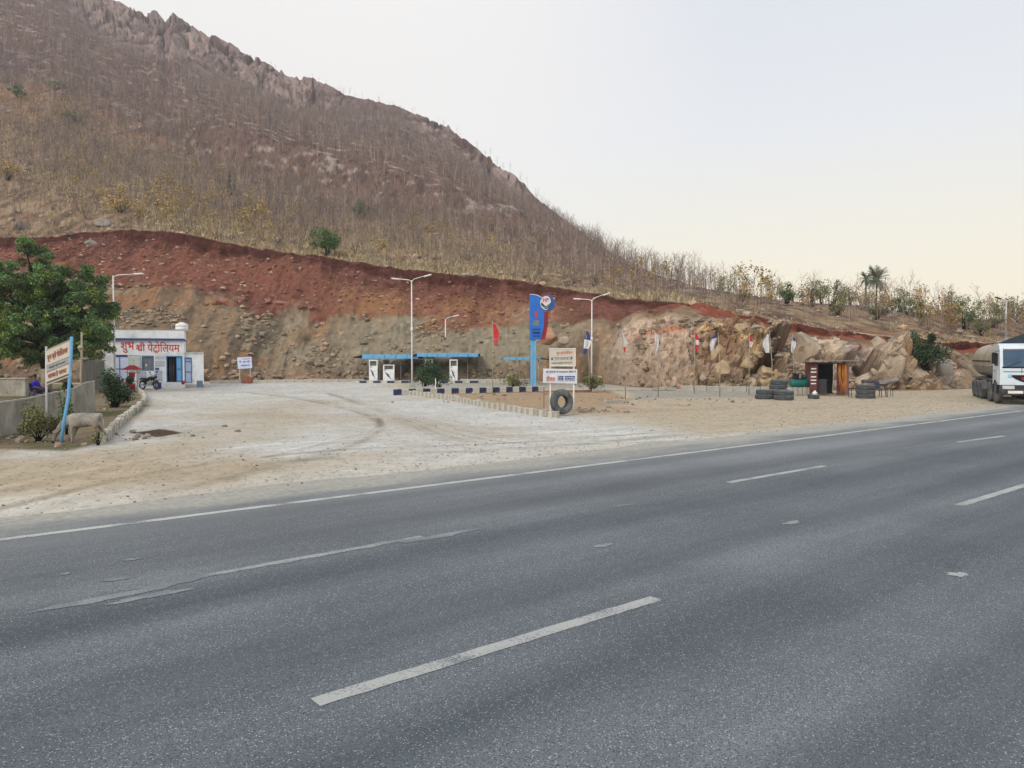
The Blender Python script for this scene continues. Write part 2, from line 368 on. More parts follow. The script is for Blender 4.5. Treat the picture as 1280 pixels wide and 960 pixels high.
def strip(name, p0, p1, w, m, z=0.004, rag=0.0, seg=None):
    a, b = G(*p0), G(*p1); t = (b-a).normalized(); q = Vector((-t.y, t.x, 0)); Ln = (b-a).length; k = seg or max(2, int(Ln/0.12))
    mb = MB(); vs = []
    for i in range(k+1):
        e = 0.25 if i in (0, k) and rag else 1
        c = a+(b-a)*i/k + Vector((0, 0, z)); r1 = 1+rag*random.uniform(-1, 1)*e; r2 = 1+rag*random.uniform(-1, 1)*e
        vs += [c-q*w/2*r1, c+q*w/2*r2]
    mb.add(vs, [(2*i, 2*i+2, 2*i+3, 2*i+1) for i in range(k)])
    o = mb.build(name, m); return struct(o)
strip('road_edge_line', (-60, 683.5), (1500, 485.6), 0.16, pm_edge, rag=0.10, seg=900)
strip('lane_marking', (390, 885), (822, 751), 0.15, pm_worn, rag=0.08)
strip('lane_marking', (1202, 633), (1400, 571.5), 0.15, pm_worn, rag=0.08)
strip('lane_marking', (250, 722.8), (527, 672.5), 0.13, pm_faded, rag=0.35)
strip('lane_marking', (912, 604), (1032, 583), 0.15, pm_worn, rag=0.08)
strip('lane_marking', (1198, 553.2), (1257, 545.2), 0.15, pm_worn, rag=0.08)
def blot(c, rx, ry, m, z=0.0048, a=0.0, seed=0):
    r_ = random.Random(seed); mb = MB(); n_ = 30; ph = [r_.uniform(0, 6.3) for _ in range(4)]; vs = [Vector((c[0], c[1], z))]
    for i in range(n_):
        th = 2*math.pi*i/n_; k = 1+0.16*math.sin(2*th+ph[0])+0.14*math.sin(3*th+ph[1])+0.12*math.sin(5*th+ph[2])+0.1*math.sin(9*th+ph[3])
        v = RZ(a) @ Vector((rx*k*math.cos(th), ry*k*math.sin(th), 0)); vs.append(Vector((c[0]+v.x, c[1]+v.y, z)))
    mb.add(vs, [(0, i+1, (i+1) % n_+1) for i in range(n_)]); return struct(mb.build('road_stain', m))
for i, (x, y, rx, ry) in enumerate([(95, 757, 0.42, 0.07), (150, 746, 0.5, 0.09), (215, 731, 0.4, 0.07), (185, 748, 0.32, 0.08), (548, 672, 0.55, 0.10), (140, 727, 0.14, 0.06), (76, 720, 0.06, 0.04),
        (755, 684, 0.13, 0.07), (992, 655, 0.16, 0.08), (1203, 721, 0.10, 0.085), (160, 702, 0.1, 0.04), (780, 633, 0.2, 0.05)]):
    c = G(x, y); blot(c, rx, ry, pm_worn if i in (9,) else pm_ghost, z=0.0046+i*0.00012, a=ang, seed=i)
# ---------------------------------------------------------------- hillside terrain
# rings of control points per photo column: (depth, row)
XC = [-260, -120, 0, 75, 130, 210, 300, 400, 500, 600, 700, 745, 800, 850, 900, 960, 1010, 1060, 1110, 1160, 1200, 1280, 1420, 1600]
B_ = [62, 64, 66, 67, 68, 70, 71, 71, 71, 71, 70, 66, 57.5, 54.5, 53.5, 53, 52.5, 52, 52, 52.5, 54, 56, 60, 64]
GY_ = [84, 84, 84, 84, 84, 82, 80, 79.5, 79, 77, 74.5, 71, 65, 61.5, 60, 59, 58, 57.5, 57.5, 58, 61, 64, 68, 72]
Gy_ = [340, 345, 350, 350, 347, 366, 386, 389, 389, 409, 408, 411, 401, 397, 406, 420, 426, 431, 434, 438, 438, 437, 438, 440]
RY_ = [98, 98, 98, 98, 98, 95, 92, 90, 88, 86, 83, 81, 78, 72, 67, 64.5, 62.5, 61.5, 61, 61.5, 66, 68, 72, 76]
Ry_ = [296, 298, 298, 297, 289, 291, 308, 322, 336, 347, 360, 368, 375, 379, 389, 401, 409, 415, 420, 426, 428, 431, 433, 436]
MY_ = [230, 230, 230, 235, 216, 196, 180, 170, 160, 150, 140, 130, 118, 108, 100, 92, 88, 86, 86, 86, 88, 90, 92, 95]
My_ = [100, 110, 118, 117, 150, 190, 222, 250, 268, 290, 318, 334, 352, 362, 369, 376, 382, 386, 390, 396, 402, 407, 411, 416]
KX = [-260, -120, 0, 130, 160, 190, 203, 214, 224, 240, 265, 295, 320, 345, 362, 400, 430, 470, 500, 530, 560, 590, 610, 640, 655, 668, 700, 740, 780, 820, 860, 900, 1000, 1100, 1200, 1280, 1420, 1600]
KY_ = [430, 430, 430, 420, 418, 415, 414, 413, 412, 411, 410, 405, 400, 397, 395, 390, 385, 380, 374, 370, 365, 360, 356, 350, 346, 342, 325, 305, 280, 252, 222, 195, 150, 130, 120, 116, 116, 120]
Ky_ = [-190, -130, -72, 0, 13, 26, 21, 37, 26, 36, 53, 61, 77, 86, 101, 105, 119, 130, 137, 150, 160, 183, 203, 221, 232, 246, 272, 301, 325, 344, 358, 368, 384, 391, 398, 403, 410, 418]
def cub(x, xp, fp):      # monotone-ish smooth interpolation
    xp = np.array(xp, float); fp = np.array(fp, float); m = np.gradient(fp, xp); i = np.clip(np.searchsorted(xp, x)-1, 0, len(xp)-2)
    h = xp[i+1]-xp[i]; t = np.clip((x-xp[i])/h, 0, 1); sl = (fp[i+1]-fp[i])/h
    m0 = np.where(np.abs(m[i]) > 3*np.abs(sl), 3*sl, m[i]); m1 = np.where(np.abs(m[i+1]) > 3*np.abs(sl), 3*sl, m[i+1])
    return (2*t**3-3*t*t+1)*fp[i]+(t**3-2*t*t+t)*h*m0+(-2*t**3+3*t*t)*fp[i+1]+(t**3-t*t)*h*m1
cx = np.concatenate([np.linspace(-260, -22, 50), np.arange(-20, 1301, 1.6), np.linspace(1306, 1600, 60)])
Bd = cub(cx, XC, B_); Gd = cub(cx, XC, GY_); Rd = cub(cx, XC, RY_); Md = cub(cx, XC, MY_); Kd = np.interp(cx, KX, KY_)
hz = lambda y, Y: CAMH+(HZ-y)/F*Y
n_ = lambda sc, s: (fbm(cx, cx*0, cx*0, sc, 4, s)-0.5)*2
Gz = hz(cub(cx, XC, Gy_)+n_(0.03, 3)*6, Gd); Rz = hz(cub(cx, XC, Ry_)+n_(0.04, 5)*2.5, Rd); Mz = hz(cub(cx, XC, My_), Md); Kz = hz(np.interp(cx, KX, Ky_)+n_(0.08, 8)*2.5*(cx < 680), Kd)
outc = sstep(742, 800, cx)*sstep(1215, 1160, cx)                  # the rock outcrop columns
spur = sstep(330, 190, cx)
rings = []  # (Y, z)
rings.append((Bd, np.full_like(cx, -0.05)))
rings.append((Bd+0.6, np.full_like(cx, 0.1)))
rings.append((Bd+(Gd-Bd)*(0.45-0.13*outc), Gz*(0.42+0.34*outc)))
rings.append((Gd, Gz))
lip = 1.3 + 0.5*n_(0.06, 12)
lip = lip*(0.45+0.55*sstep(1000, 800, cx))
rings.append((Rd-lip*0.45, Rz-lip))
rings.append((Rd, Rz))
rings.append((Rd+3.0, Rz+0.25))
rings.append((Md*0.45+Rd*0.55, (Mz*0.40+Rz*0.60)))
rings.append((Md, Mz))
rings.append((Md+(Kd-Md)*.08, Mz+(Kz-Mz)*.13-7.5*spur))
rings.append((Md*0.45+Kd*0.55, Mz*0.50+Kz*0.50))
clh = np.interp(cx, [-260, 0, 60, 90, 130, 200, 300, 370, 430, 500, 540, 600, 650, 690, 1600], [14, 16, 20, 26, 30, 24, 20, 20, 10, 6, 12, 18, 14, 3, 1])
rings.append((Kd-clh*0.75, Kz-clh))
rings.append((Kd, Kz))
rings.append((Kd+14, Kz-2)); rings.append((Kd+80, Kz-30)); rings.append((Kd+300, np.maximum(Kz-160, -5)))
seg = [3, 34, 56, 64, 14, 12, 44, 60, 14, 80, 40, 14, 4, 3, 2]
TY, TZ, TP = [], [], []
for i, k in enumerate(seg):
    for j in range(k + (1 if i == len(seg)-1 else 0)):
        t = j/k; TY.append(rings[i][0]*(1-t)+rings[i+1][0]*t); TZ.append(rings[i][1]*(1-t)+rings[i+1][1]*t); TP.append(np.full_like(cx, i+t))
TY = np.array(TY); TZ = np.array(TZ); TP = np.array(TP); CX = np.broadcast_to(cx, TY.shape).copy()
# soften ring creases on the upper slope
for _ in range(6):
    z2 = TZ.copy(); y2 = TY.copy(); z2[1:-1] = (TZ[:-2]+2*TZ[1:-1]+TZ[2:])/4; y2[1:-1] = (TY[:-2]+2*TY[1:-1]+TY[2:])/4
    m = sstep(6.6, 7.2, TP)*sstep(12, 11.4, TP); TZ = TZ*(1-m)+z2*m; TY = TY*(1-m)+y2*m
TX = (CX-640)/F*TY
# relief ---------------------------------------------------------------
OC = outc[None]*sstep(0.6, 1.2, TP)*sstep(3.0, 2.45, TP)
cliff = sstep(10.35, 11.0, TP)*sstep(13.4, 12.2, TP)*np.interp(CX, [-260, 40, 80, 395, 430, 500, 530, 640, 680], [0.35, 0.5, 1, 1, .35, .25, .8, 1, 0])
cliff = np.maximum(cliff, 0.8*sstep(9.9, 10.4, TP)*sstep(12, 11.5, TP)*np.interp(CX, [520, 545, 640, 665], [0, 1, 1, 0])*sstep(0.42, .55, fbm(TX, TY, TZ, 0.02, 3, 77)))
def masked(mask, fn, k):    # evaluate a costly pattern only where its mask is set
    o = [np.zeros(TX.shape) for _ in range(k)]; m = mask > 0.001
    if m.any():
        r = fn(TX[m], TY[m], TZ[m])
        for q, v in zip(o, r): q[m] = v
    return o
def wp(x, y, z, s, k, a): return (fbm(x, y, z, s, 3, k)-0.5)*a
f1, f2, idv, tla = masked(OC, lambda x, y, z: worley(x*0.30+z*0.28+wp(x, y, z, .25, 41, 1.2), z*0.42-x*0.16+wp(x, y, z, .25, 42, 1.2), 3), 4)
g1, g2, idg, tlb = masked(OC, lambda x, y, z: worley(x*0.95+z*0.7+wp(x, y, z, .6, 43, 1.0), z*1.3-x*0.5+wp(x, y, z, .6, 44, 1.0), 9), 4)
e1, e2, ide, tle = masked(OC, lambda x, y, z: worley(x*2.6+z*1.3+wp(x, y, z, 1.6, 53, 1.0), z*3.2-x*1.1+wp(x, y, z, 1.6, 54, 1.0), 19), 4)
crack = sstep(0.0, 0.10, f2-f1)*np.where(OC > 0, 1, 1); crack2 = sstep(0.0, 0.08, g2-g1)
rgh = sstep(860, 885, CX)*(1-.45*sstep(990, 1040, CX)*sstep(1095, 1060, CX))*.85+.15
oc_rel = rgh*((idv-0.5)*1.2+tla*2.8+(crack-1)*0.5+(idg-0.5)*0.5+tlb*1.2+(crack2-1)*0.2)+(ide-.5)*.16+tle*.45+(fbm(TX, TY, TZ, 0.16, 6, 51, .6)-0.5)*4.0+(fbm(TX, TY, TZ, 0.5, 5, 52, .6, ridge=True)-.6)*.9
h1, h2, idh, tlh = masked(cliff, lambda x, y, z: worley(x*0.10+z*0.045+wp(x, y, z, .05, 45, 1.6), z*0.045-x*0.03+wp(x, y, z, .05, 46, 1.4), 5), 4)
k1, k2, idk, tlk = masked(cliff, lambda x, y, z: worley(x*0.30+z*0.14+wp(x, y, z, .12, 47, 1.6), z*0.14-x*0.10+wp(x, y, z, .12, 48, 1.5), 6), 4)
crk = sstep(0, 0.14, h2-h1); crk2 = sstep(0, 0.14, k2-k1)
cl_rel = (idh-0.5)*3.4+tlh*4+(crk-1)*1.2+(idk-0.5)*1.8+tlk*2.6+(crk2-1)*0.6
slope_n = fbm(TX, TY, TZ, 0.02, 6, 61, 0.55)-0.5; fine = fbm(TX, TY, TZ, 0.5, 5, 62, 0.6)-0.5; mid = fbm(TX, TY, TZ, 0.12, 4, 63)-0.5
gully = fbm(TX*1.0, TY*0.25, TZ*0.2, 0.35, 4, 64, ridge=True)-0.5
up = sstep(6.5, 8.5, TP); low = sstep(0.7, 1.5, TP)*sstep(4.6, 4.0, TP)*(1-OC)
amp_s = up*12*sstep(12.2, 11.0, TP)*np.clip((Kz/190)[None], .04, 1)
vx = np.clip((Kd/300)[None], .25, 1)
rel = slope_n*amp_s + fine*(0.5+0.9*up*vx+.7*sstep(2.8, 3.2, TP)*sstep(5, 4.8, TP))*sstep(0.3, 1, TP) + mid*(2.6*low+1.6*up*vx) + (fbm(TX, TY, TZ, .055, 4, 65)-.5)*4.5*low + gully*(1.9*low+1.6*up*vx*sstep(12, 11, TP)) + OC*oc_rel + cliff*cl_rel*sstep(12.1, 11.9, TP) + cliff*(idk-0.5)*2.5*sstep(11.8, 12.0, TP)*sstep(12.6, 12.1, TP)
lipm = sstep(3.9, 4.3, TP)*sstep(5.15, 4.9, TP); rel += lipm*(fbm(TX, TY, TZ, 0.9, 4, 66, ridge=True)-0.55)*0.8
TYd = TY - rel*0.62; TZd = TZ + rel*0.55*sstep(12.6, 11.8, TP)
TZd = np.where(TP < 1, TZ, TZd); TXd = TX + (fbm(TX, TY, TZ, .4, 3, 71)-.5)*0.8*OC
# colours --------------------------------------------------------------
n1 = fbm(TX, TY, TZ, 0.05, 5, 81); n2 = fbm(TX, TY, TZ, 0.35, 5, 82); n3 = fbm(TX, TY, TZ, 1.6, 4, 83, 0.65); nst = fbm(TX, TY*0.2, TZ*0.22, 1.1, 4, 84)
C_ = lambda *c: np.array(lin(c))
scree = C_(136, 116, 94); col = np.ones(TX.shape+(3,))*scree
col = mixc(col, C_(144, 133, 113), sstep(0.42, 0.62, n1+(n2-.5)*.4))
col = mixc(col, C_(150, 112, 80), 0.7*sstep(0.5, 0.66, fbm(TX, TY, TZ, 0.16, 4, 85)))
col = mixc(col, C_(98, 88, 76), 0.7*sstep(0.5, 0.62, nst))
# grey heap behind the pumps
heap = sstep(380, 450, CX)*sstep(745, 640, CX)
col = mixc(col, C_(143, 135, 116), 0.75*heap*sstep(1.1, 1.8, TP)*sstep(3.3, 3.0, TP))
# pale rubble foot
col = mixc(col, C_(128, 112, 96), 0.6*sstep(2.0, 1.0, TP+(n2-.5))*sstep(0.4, .6, n2))
# red soil
redm = sstep(2.9, 3.12, TP + (n2-0.5)*1.3 + (n1-.5)*1.2*(1-OC) - 0.25*heap*sstep(0.5, .3, n1))*sstep(5.02, 4.9, TP)
red = np.ones_like(col)*C_(110, 73, 60); red = mixc(red, C_(90, 58, 49), sstep(0.4, 0.62, n2)); 
orange = heap*sstep(3.95, 3.45, TP+(n1-.5))*sstep(.35, .5, n2+0.1); red = mixc(red, C_(150, 112, 82), 0.85*orange); red = mixc(red, C_(142, 120, 98), .8*orange*sstep(600, 660, CX))
red = mixc(red, C_(128, 84, 76), .5*sstep(.45, .6, nst)); red = mixc(red, C_(142, 84, 66), .8*sstep(800, 860, CX)); red = mixc(red, C_(138, 92, 76), 0.7*sstep(430, 380, CX)*sstep(4.2, 3.6, TP)*sstep(.5, .62, n1))
red = mixc(red, C_(76, 44, 39), 0.85*lipm*sstep(0.3, 0.6, n3+.1))
col = col*(1-redm[..., None])+red*redm[..., None]
# bench and hillside
ben = sstep(4.93, 5.02, TP+(n3-.5)*.05)
hs = np.ones_like(col)*C_(156, 136, 110)
hs = mixc(hs, C_(136, 112, 88), sstep(.4, .6, n2)); 
hs = mixc(hs, C_(138, 92, 74), 0.6*sstep(840, 900, CX)*sstep(6.8, 5.8, TP)*sstep(.45, .6, n2))
hs = mixc(hs, C_(190, 172, 148), 0.55*sstep(900, 1000, CX)*sstep(6.2, 5.6, TP)*sstep(.6, .4, n2))
hs = mixc(hs, C_(112, 88, 82), 0.92*sstep(6.9, 9.2, TP+(n1-.5)*2.5))
hs = mixc(hs, C_(150, 108, 84), 0.7*spur[None]*sstep(7.2, 7.9, TP)*sstep(9.2, 8.0, TP)*sstep(.42, .58, n1))
hs = mixc(hs, C_(78, 66, 64), 0.65*sstep(.5, .62, nst)); hs = mixc(hs, C_(186, 174, 164), 0.7*sstep(.60, .68, n2)*up)
hs = mixc(hs, C_(88, 78, 82), 0.5*sstep(.5, .66, fbm(TX, TY, TZ, .018, 4, 87))*sstep(8.0, 9.2, TP))
col = col*(1-ben[..., None])+hs*ben[..., None]
rock = np.ones_like(col)*C_(152, 133, 127); rock = mixc(rock, C_(116, 100, 98), sstep(.35, .65, n2)); rock = mixc(rock, C_(170, 150, 142), 0.5*sstep(.5, .8, idh)); rock = mixc(rock, C_(84, 74, 74), 0.7*(1-crk)*(h2 > 0)); rock = mixc(rock, C_(96, 84, 84), 0.5*(1-crk2))
cm = np.clip(cliff*1.3, 0, 1)*sstep(.38, .5, n1+cliff*.2); col = col*(1-cm[..., None])+rock*cm[..., None]
# outcrop rock
n4 = fbm(TX, TY, TZ, .28, 4, 91); n5 = fbm(TX, TY, TZ, .8, 5, 92)
oc = np.ones_like(col)*C_(188, 166, 148); oc = mixc(oc, C_(154, 134, 118), sstep(.35, .65, n2)); oc = mixc(oc, C_(204, 186, 166), 0.6*sstep(.48, .62, n5))
oc = mixc(oc, C_(176, 112, 78), .7*sstep(.55, .64, n4)*sstep(880, 840, CX)*sstep(1.9, 2.2, TP))
face = sstep(868, 884, CX+(n2-.5)*30)*sstep(992, 968, CX+(n2-.5)*30)
oc = mixc(oc, C_(192, 162, 120), .8*face*sstep(.38, .52, n5+(idg-.5)*.3)); oc = mixc(oc, C_(214, 194, 158), .6*face*sstep(.6, .8, idg)); oc = mixc(oc, C_(138, 104, 78), .7*face*sstep(.52, .62, n4)); oc = mixc(oc, C_(96, 88, 84), .8*sstep(948, 960, CX)*sstep(1000, 985, CX)*sstep(2.6, 2.3, TP)*sstep(1.7, 2.0, TP))
oc = mixc(oc, C_(196, 182, 162), .6*sstep(995, 1010, CX)*sstep(.4, .7, idv)); oc = mixc(oc, C_(190, 150, 110), .6*sstep(995, 1010, CX)*sstep(.56, .64, n4)); oc = mixc(oc, C_(160, 146, 142), .8*sstep(1040, 1052, CX)*sstep(1092, 1076, CX)*sstep(1.5, 1.9, TP))
oc = mixc(oc, C_(84, 66, 54), 0.75*(1-crack)*rgh*(f2 > 0)); oc = mixc(oc, C_(104, 86, 72), 0.55*(1-crack2)*rgh*(g2 > 0))
oc = mixc(oc, C_(150, 140, 126), .8*sstep(845, 858, CX)*sstep(905, 890, CX)*sstep(2.45, 2.7, TP))
rub = sstep(1.75, 1.2, TP+(n2-.5)*1.4); oc = mixc(oc, C_(158, 140, 122), .85*rub)
om = np.clip(OC*1.5, 0, 1)*sstep(3.25, 2.95, TP+(n3-.5)*.5); col = col*(1-om[..., None])+oc*om[..., None]
# loose stone flecks
fl = _h(np.floor(TX*3.1), np.floor(TY*1.3), np.floor(TZ*3.5), 8)
col *= (0.74+0.52*n3)[..., None]; col *= np.where(fl > .93, 1.28, np.where(fl < .10, .72, 1))[..., None]
col = np.where((om > .01)[..., None], col*1.13, col); col = np.clip(col, .01, .78)
mt = mat('hillside_earth', (1.0, 1.0, 1.0), (0.74, 0.72, 0.72), 1.4, 0.95, 0.9, 5, attr='Col', spec=0.05)
TV = np.stack([TXd, TYd, TZd], -1)
terr = npmesh('hillside', TV.reshape(-1, 3), gridfaces(*TX.shape), mt, col.reshape(-1, 3), False); struct(terr)
colx = lambda x: int(np.argmin(np.abs(cx-x)))
def on_hill(x, Y):      # surface point in photo column x at depth Y
    j = colx(x); i = int(np.argmin(np.abs(TYd[:, j]-Y))); return Vector(TV[i, j])
def at_tp(x, tp): j = colx(x); i = int(np.argmin(np.abs(TP[:, j]-tp))); return Vector(TV[i, j])
# ---------------------------------------------------------------- vegetation
def conesticks(P0, P1, r0, r1, k=3):     # merged tapered sticks, arrays (n,3)
    P0, P1 = np.asarray(P0, float), np.asarray(P1, float); n = len(P0); t = P1-P0; t /= np.linalg.norm(t, axis=1, keepdims=True)+1e-9
    ref = np.where(np.abs(t[:, 2:3]) > .9, [[1., 0, 0]], [[0, 0, 1.]]); a = np.cross(t, ref); a /= np.linalg.norm(a, axis=1, keepdims=True); b = np.cross(t, a)
    V = np.zeros((n, 2*k, 3)); F_ = []
    for i in range(k):
        th = 2*math.pi*i/k; d = a*math.cos(th)+b*math.sin(th); V[:, i] = P0+d*np.asarray(r0).reshape(-1, 1); V[:, k+i] = P1+d*np.asarray(r1).reshape(-1, 1)
        j = (i+1) % k; F_ += [(i, j, k+j), (i, k+j, k+i)]
    F_ = np.array(F_)[None]+np.arange(n)[:, None, None]*2*k
    return V.reshape(-1, 3), F_.reshape(-1, 3)
def leaves(P, size, seed=0, asp=0.55, droop=0.0):   # one folded leaf (2 tris) per point
    r = np.random.default_rng(seed); n = len(P); size = np.broadcast_to(np.asarray(size, float), (n,))[:, None]
    t = r.normal(size=(n, 3)); t[:, 2] -= droop; t /= np.linalg.norm(t, axis=1, keepdims=True); q = r.normal(size=(n, 3)); b = np.cross(t, q); b /= np.linalg.norm(b, axis=1, keepdims=True)
    V = np.stack([P-t*size*.5, P+b*size*asp*.5, P+t*size*.5, P-b*size*asp*.5], 1).reshape(-1, 3)
    i = np.arange(n)[:, None]*4; return V, np.concatenate([i+np.array([[0, 1, 2]]), i+np.array([[0, 2, 3]])])
def rep(c, n, k): return np.repeat(np.asarray(c)[:n], k, axis=0)
leaf_m = lambda nm, c, c2: mat(nm, c, c2, 3, 0.6, attr='Col', spec=0.25)
green = leaf_m('green_leaves', (0.115, 0.20, 0.05), (0.05, 0.10, 0.03)); dgreen = leaf_m('dark_leaves', (0.06, 0.11, 0.045), (0.03, 0.06, 0.03))
yellow = leaf_m('yellow_leaves', (0.44, 0.31, 0.10), (0.30, 0.22, 0.10)); olive = leaf_m('olive_leaves', (0.20, 0.21, 0.08), (0.13, 0.13, 0.06)); rust = leaf_m('rust_leaves', (0.38, 0.21, 0.08), (0.30, 0.20, 0.07)); grass_m = leaf_m('dry_grass', (0.42, 0.35, 0.22), (0.30, 0.24, 0.15))
bark = mat('grey_bark', (0.235, 0.188, 0.165), (0.12, 0.095, 0.082), 5, .9, attr='Col'); dbark = mat('dark_bark', (0.10, 0.08, 0.065), (0.055, 0.045, 0.04), 6, .9, .6, attr='Col')
def jit(n, a=0.3, seed=1): r = np.random.default_rng(seed); return (1+a*(r.random((n, 1))*2-1))*np.ones((n, 3))

def bare_tree_data(h, seed, nb=9, nt_=16, lean=.06, fork=False, tw=0):
    r = np.random.default_rng(seed); P0, P1, R0, R1 = [], [], [], []
    top = np.array([r.normal()*lean*h, r.normal()*lean*h, h]); mid_ = top*.5+np.array([r.normal(), r.normal(), 0])*lean*h*.5; mid_[2] = h*.5
    rt = h*0.0075+.012 if h > 1.5 else .0125
    P0 += [np.array([0, 0, -.4]), mid_]; P1 += [mid_, top]; R0 += [rt, rt*.62]; R1 += [rt*.62, rt*.15]
    tips = []
    for i in range(nb):
        f = r.uniform(.3, .95); b = mid_*f*2 if f < .5 else mid_+(top-mid_)*(f-.5)*2; th = r.uniform(0, 6.28); ln = h*r.uniform(.12, .34)*(1.3-f*.8)*(1.7 if fork else 1)
        e = b+np.array([math.cos(th)*ln*.62, math.sin(th)*ln*.62, ln*r.uniform(.5, 1.0)]); P0.append(b); P1.append(e); R0.append(rt*.38*(1.2-f*.5)); R1.append(rt*.1); tips.append((b, e))
    for i in range(nt_):
        b, e = tips[r.integers(len(tips))]; f = r.uniform(.3, 1); s_ = b+(e-b)*f; ln = h*r.uniform(.05, .13); d = r.normal(size=3); d[2] = abs(d[2])+.4; d /= np.linalg.norm(d)
        P0.append(s_); P1.append(s_+d*ln); R0.append(rt*.13); R1.append(rt*.05); tips.append((s_, s_+d*ln))
    V, F_ = conesticks(np.array(P0), np.array(P1), np.array(R0), np.array(R1))
    if tw:      # hair-thin twigs as single triangles
        T = []
        for i in range(tw):
            b, e = tips[r.integers(len(tips))]; f = r.uniform(.3, 1); p = b+(e-b)*f; d = r.normal(size=3); d[2] = abs(d[2])+.3; d /= np.linalg.norm(d); q = np.cross(d, r.normal(size=3)); q /= np.linalg.norm(q); T += [p-q*rt*.22, p+q*rt*.22, p+d*h*r.uniform(.06, .14)]
        o = len(V); V = np.concatenate([V, T]); F_ = np.concatenate([F_, np.arange(3*tw).reshape(-1, 3)+o])
    return V, F_, [t[1] for t in tips]
def merge(parts):
    Vs, Fs, o = [], [], 0
    for V, F_ in parts: Vs.append(V); Fs.append(F_+o); o += len(V)
    return np.concatenate(Vs), np.concatenate(Fs)
# mass of bare teak saplings on the hill -----------------------------------
variants = []
for k in range(8):
    V, F_, _ = bare_tree_data(1.0, 100+k, 6, 0, lean=.10, fork=True, tw=20); V = V.copy(); variants.append((V, F_))
def scatter(n, wfun, seed):
    r = np.random.default_rng(seed); ar = np.zeros(TX.shape)
    dx = np.abs(np.gradient(TX, axis=1)); dy = np.abs(np.gradient(TYd, axis=0))+np.abs(np.gradient(TZd, axis=0)); ar = dx*dy*wfun
    p = ar.ravel()/ar.sum(); idx = r.choice(ar.size, n, p=p, replace=True); P = TV.reshape(-1, 3)[idx].copy()
    P[:, 0] += r.uniform(-.3, .3, n); return P, idx
view = sstep(-140, -30, CX)*sstep(1480, 1380, CX)
clump = sstep(.30, .62, fbm(TX, TY, TZ, .035, 4, 201))
wt = view*sstep(5.8, 6.7, TP)*(.35+.65*clump)*sstep(12.55, 12.4, TP)*(1-.93*np.clip(cliff, 0, 1))*(1-.75*spur[None]*sstep(7.0, 7.6, TP)*sstep(8.5, 8.0, TP))*(.6+1.2*sstep(9.2, 7.6, TP))*(1-.85*sstep(11.0, 11.6, TP)*sstep(660, 600, CX))
wt = wt*(1-.5*sstep(5.8, 7, TP)*sstep(8, 7.0, TP)*sstep(900, 980, CX))*(1-.45*sstep(880, 980, CX))
clear = 1-(np.abs(CX-1089) < 18)*(TP < 6.9); wt = wt*clear; view = view*clear
NT = 21000
P, idx = scatter(NT, wt, 11); r = np.random.default_rng(12)
tp_ = TP.ravel()[idx]; cxx = CX.ravel()[idx]
Hh = r.uniform(2.0, 5.2, NT)*(.55+.45*sstep(6.4, 8, tp_))*np.where(cxx > 880, .8, 1)
parts, cols = [], []; order = r.integers(0, 8, NT)
for k in range(8):
    m = order == k; V, F_ = variants[k]; n = int(m.sum()); th = r.uniform(0, 6.28, n); c, s = np.cos(th)[:, None], np.sin(th)[:, None]; h = Hh[m][:, None]
    far_ = (P[m][:, 1:2] > 150)
    X_ = (V[None, :, 0]*c-V[None, :, 1]*s)*h+P[m][:, 0:1]; Y_ = (V[None, :, 0]*s+V[None, :, 1]*c)*h+P[m][:, 1:2]; Z_ = V[None, :, 2]*h+P[m][:, 2:3]
    parts.append((np.stack([X_, Y_, Z_], -1).reshape(-1, 3), (F_[None]+np.arange(n)[:, None, None]*len(V)).reshape(-1, 3)))
    tone = r.uniform(.45, 1.9, (n, 1))*np.where(r.random((n, 1)) < .16, 1.7, 1); tint = np.stack([tone, tone*r.uniform(.93, 1.0, (n, 1)), tone*r.uniform(.86, 1.02, (n, 1))], -1)
    cols.append(np.repeat(tint.reshape(-1, 3), len(V), axis=0))
V, F_ = merge(parts); stuff(npmesh('bare_forest', V, F_, bark, np.concatenate(cols)), 'dense mass of leafless grey saplings covering the hillside', 'forest')
# dry grass and low scrub on bench and lower slope --------------------------
n = 42000; P, idx = scatter(n, view*sstep(4.97, 5.2, TP)*sstep(8.3, 6.5, TP)*sstep(.32, .6, fbm(TX, TY, TZ, .09, 4, 205)), 21)
r = np.random.default_rng(22); h = r.uniform(.12, .5, n)*(1+P[:, 1]/260)*np.where(P[:, 0] > 20, .45, 1); d = r.normal(size=(n, 3))*.35; d[:, 2] = 1
w = h*.16; a = r.uniform(0, 6.28, n); s_ = np.stack([np.cos(a), np.sin(a), a*0], -1)*w[:, None]
V = np.stack([P-s_, P+s_, P+d*h[:, None]], 1).reshape(-1, 3); cc = np.repeat(jit(n, .35, 23)*np.where(r.random((n, 1)) < .12, [[1.1, .9, .4]], [[1., 1, 1]]), 3, axis=0)
stuff(npmesh('dry_grass', V, np.arange(3*n).reshape(-1, 3), grass_m, cc), 'dry straw coloured grass on the bench and lower hillside', 'grass')
# twiggy scrub texture: low grey bushes spread through the slope
n = 1500; P, idx = scatter(n, view*sstep(5.3, 6.2, TP)*sstep(12.3, 10, TP)*(1-np.clip(cliff, 0, 1)*.5), 31); r = np.random.default_rng(32); parts = []; cols = []
k = 14; d = r.normal(size=(n, k, 3)); d[..., 2] = np.abs(d[..., 2])+.5; d /= np.linalg.norm(d, axis=-1, keepdims=True); sz = r.uniform(.6, 1.6, (n, 1, 1))*(1+P[:, None, 1:2]/400)
P0 = np.repeat(P[:, None], k, 1); V, F_ = conesticks(P0.reshape(-1, 3), (P0+d*sz).reshape(-1, 3), np.full(n*k, .03), np.full(n*k, .008))
stuff(npmesh('scrub', V, F_, bark, np.repeat(jit(n, .4, 33), k*6, axis=0)*[.8, .74, .72]), 'low leafless scrub scattered over the hillside', 'scrub')
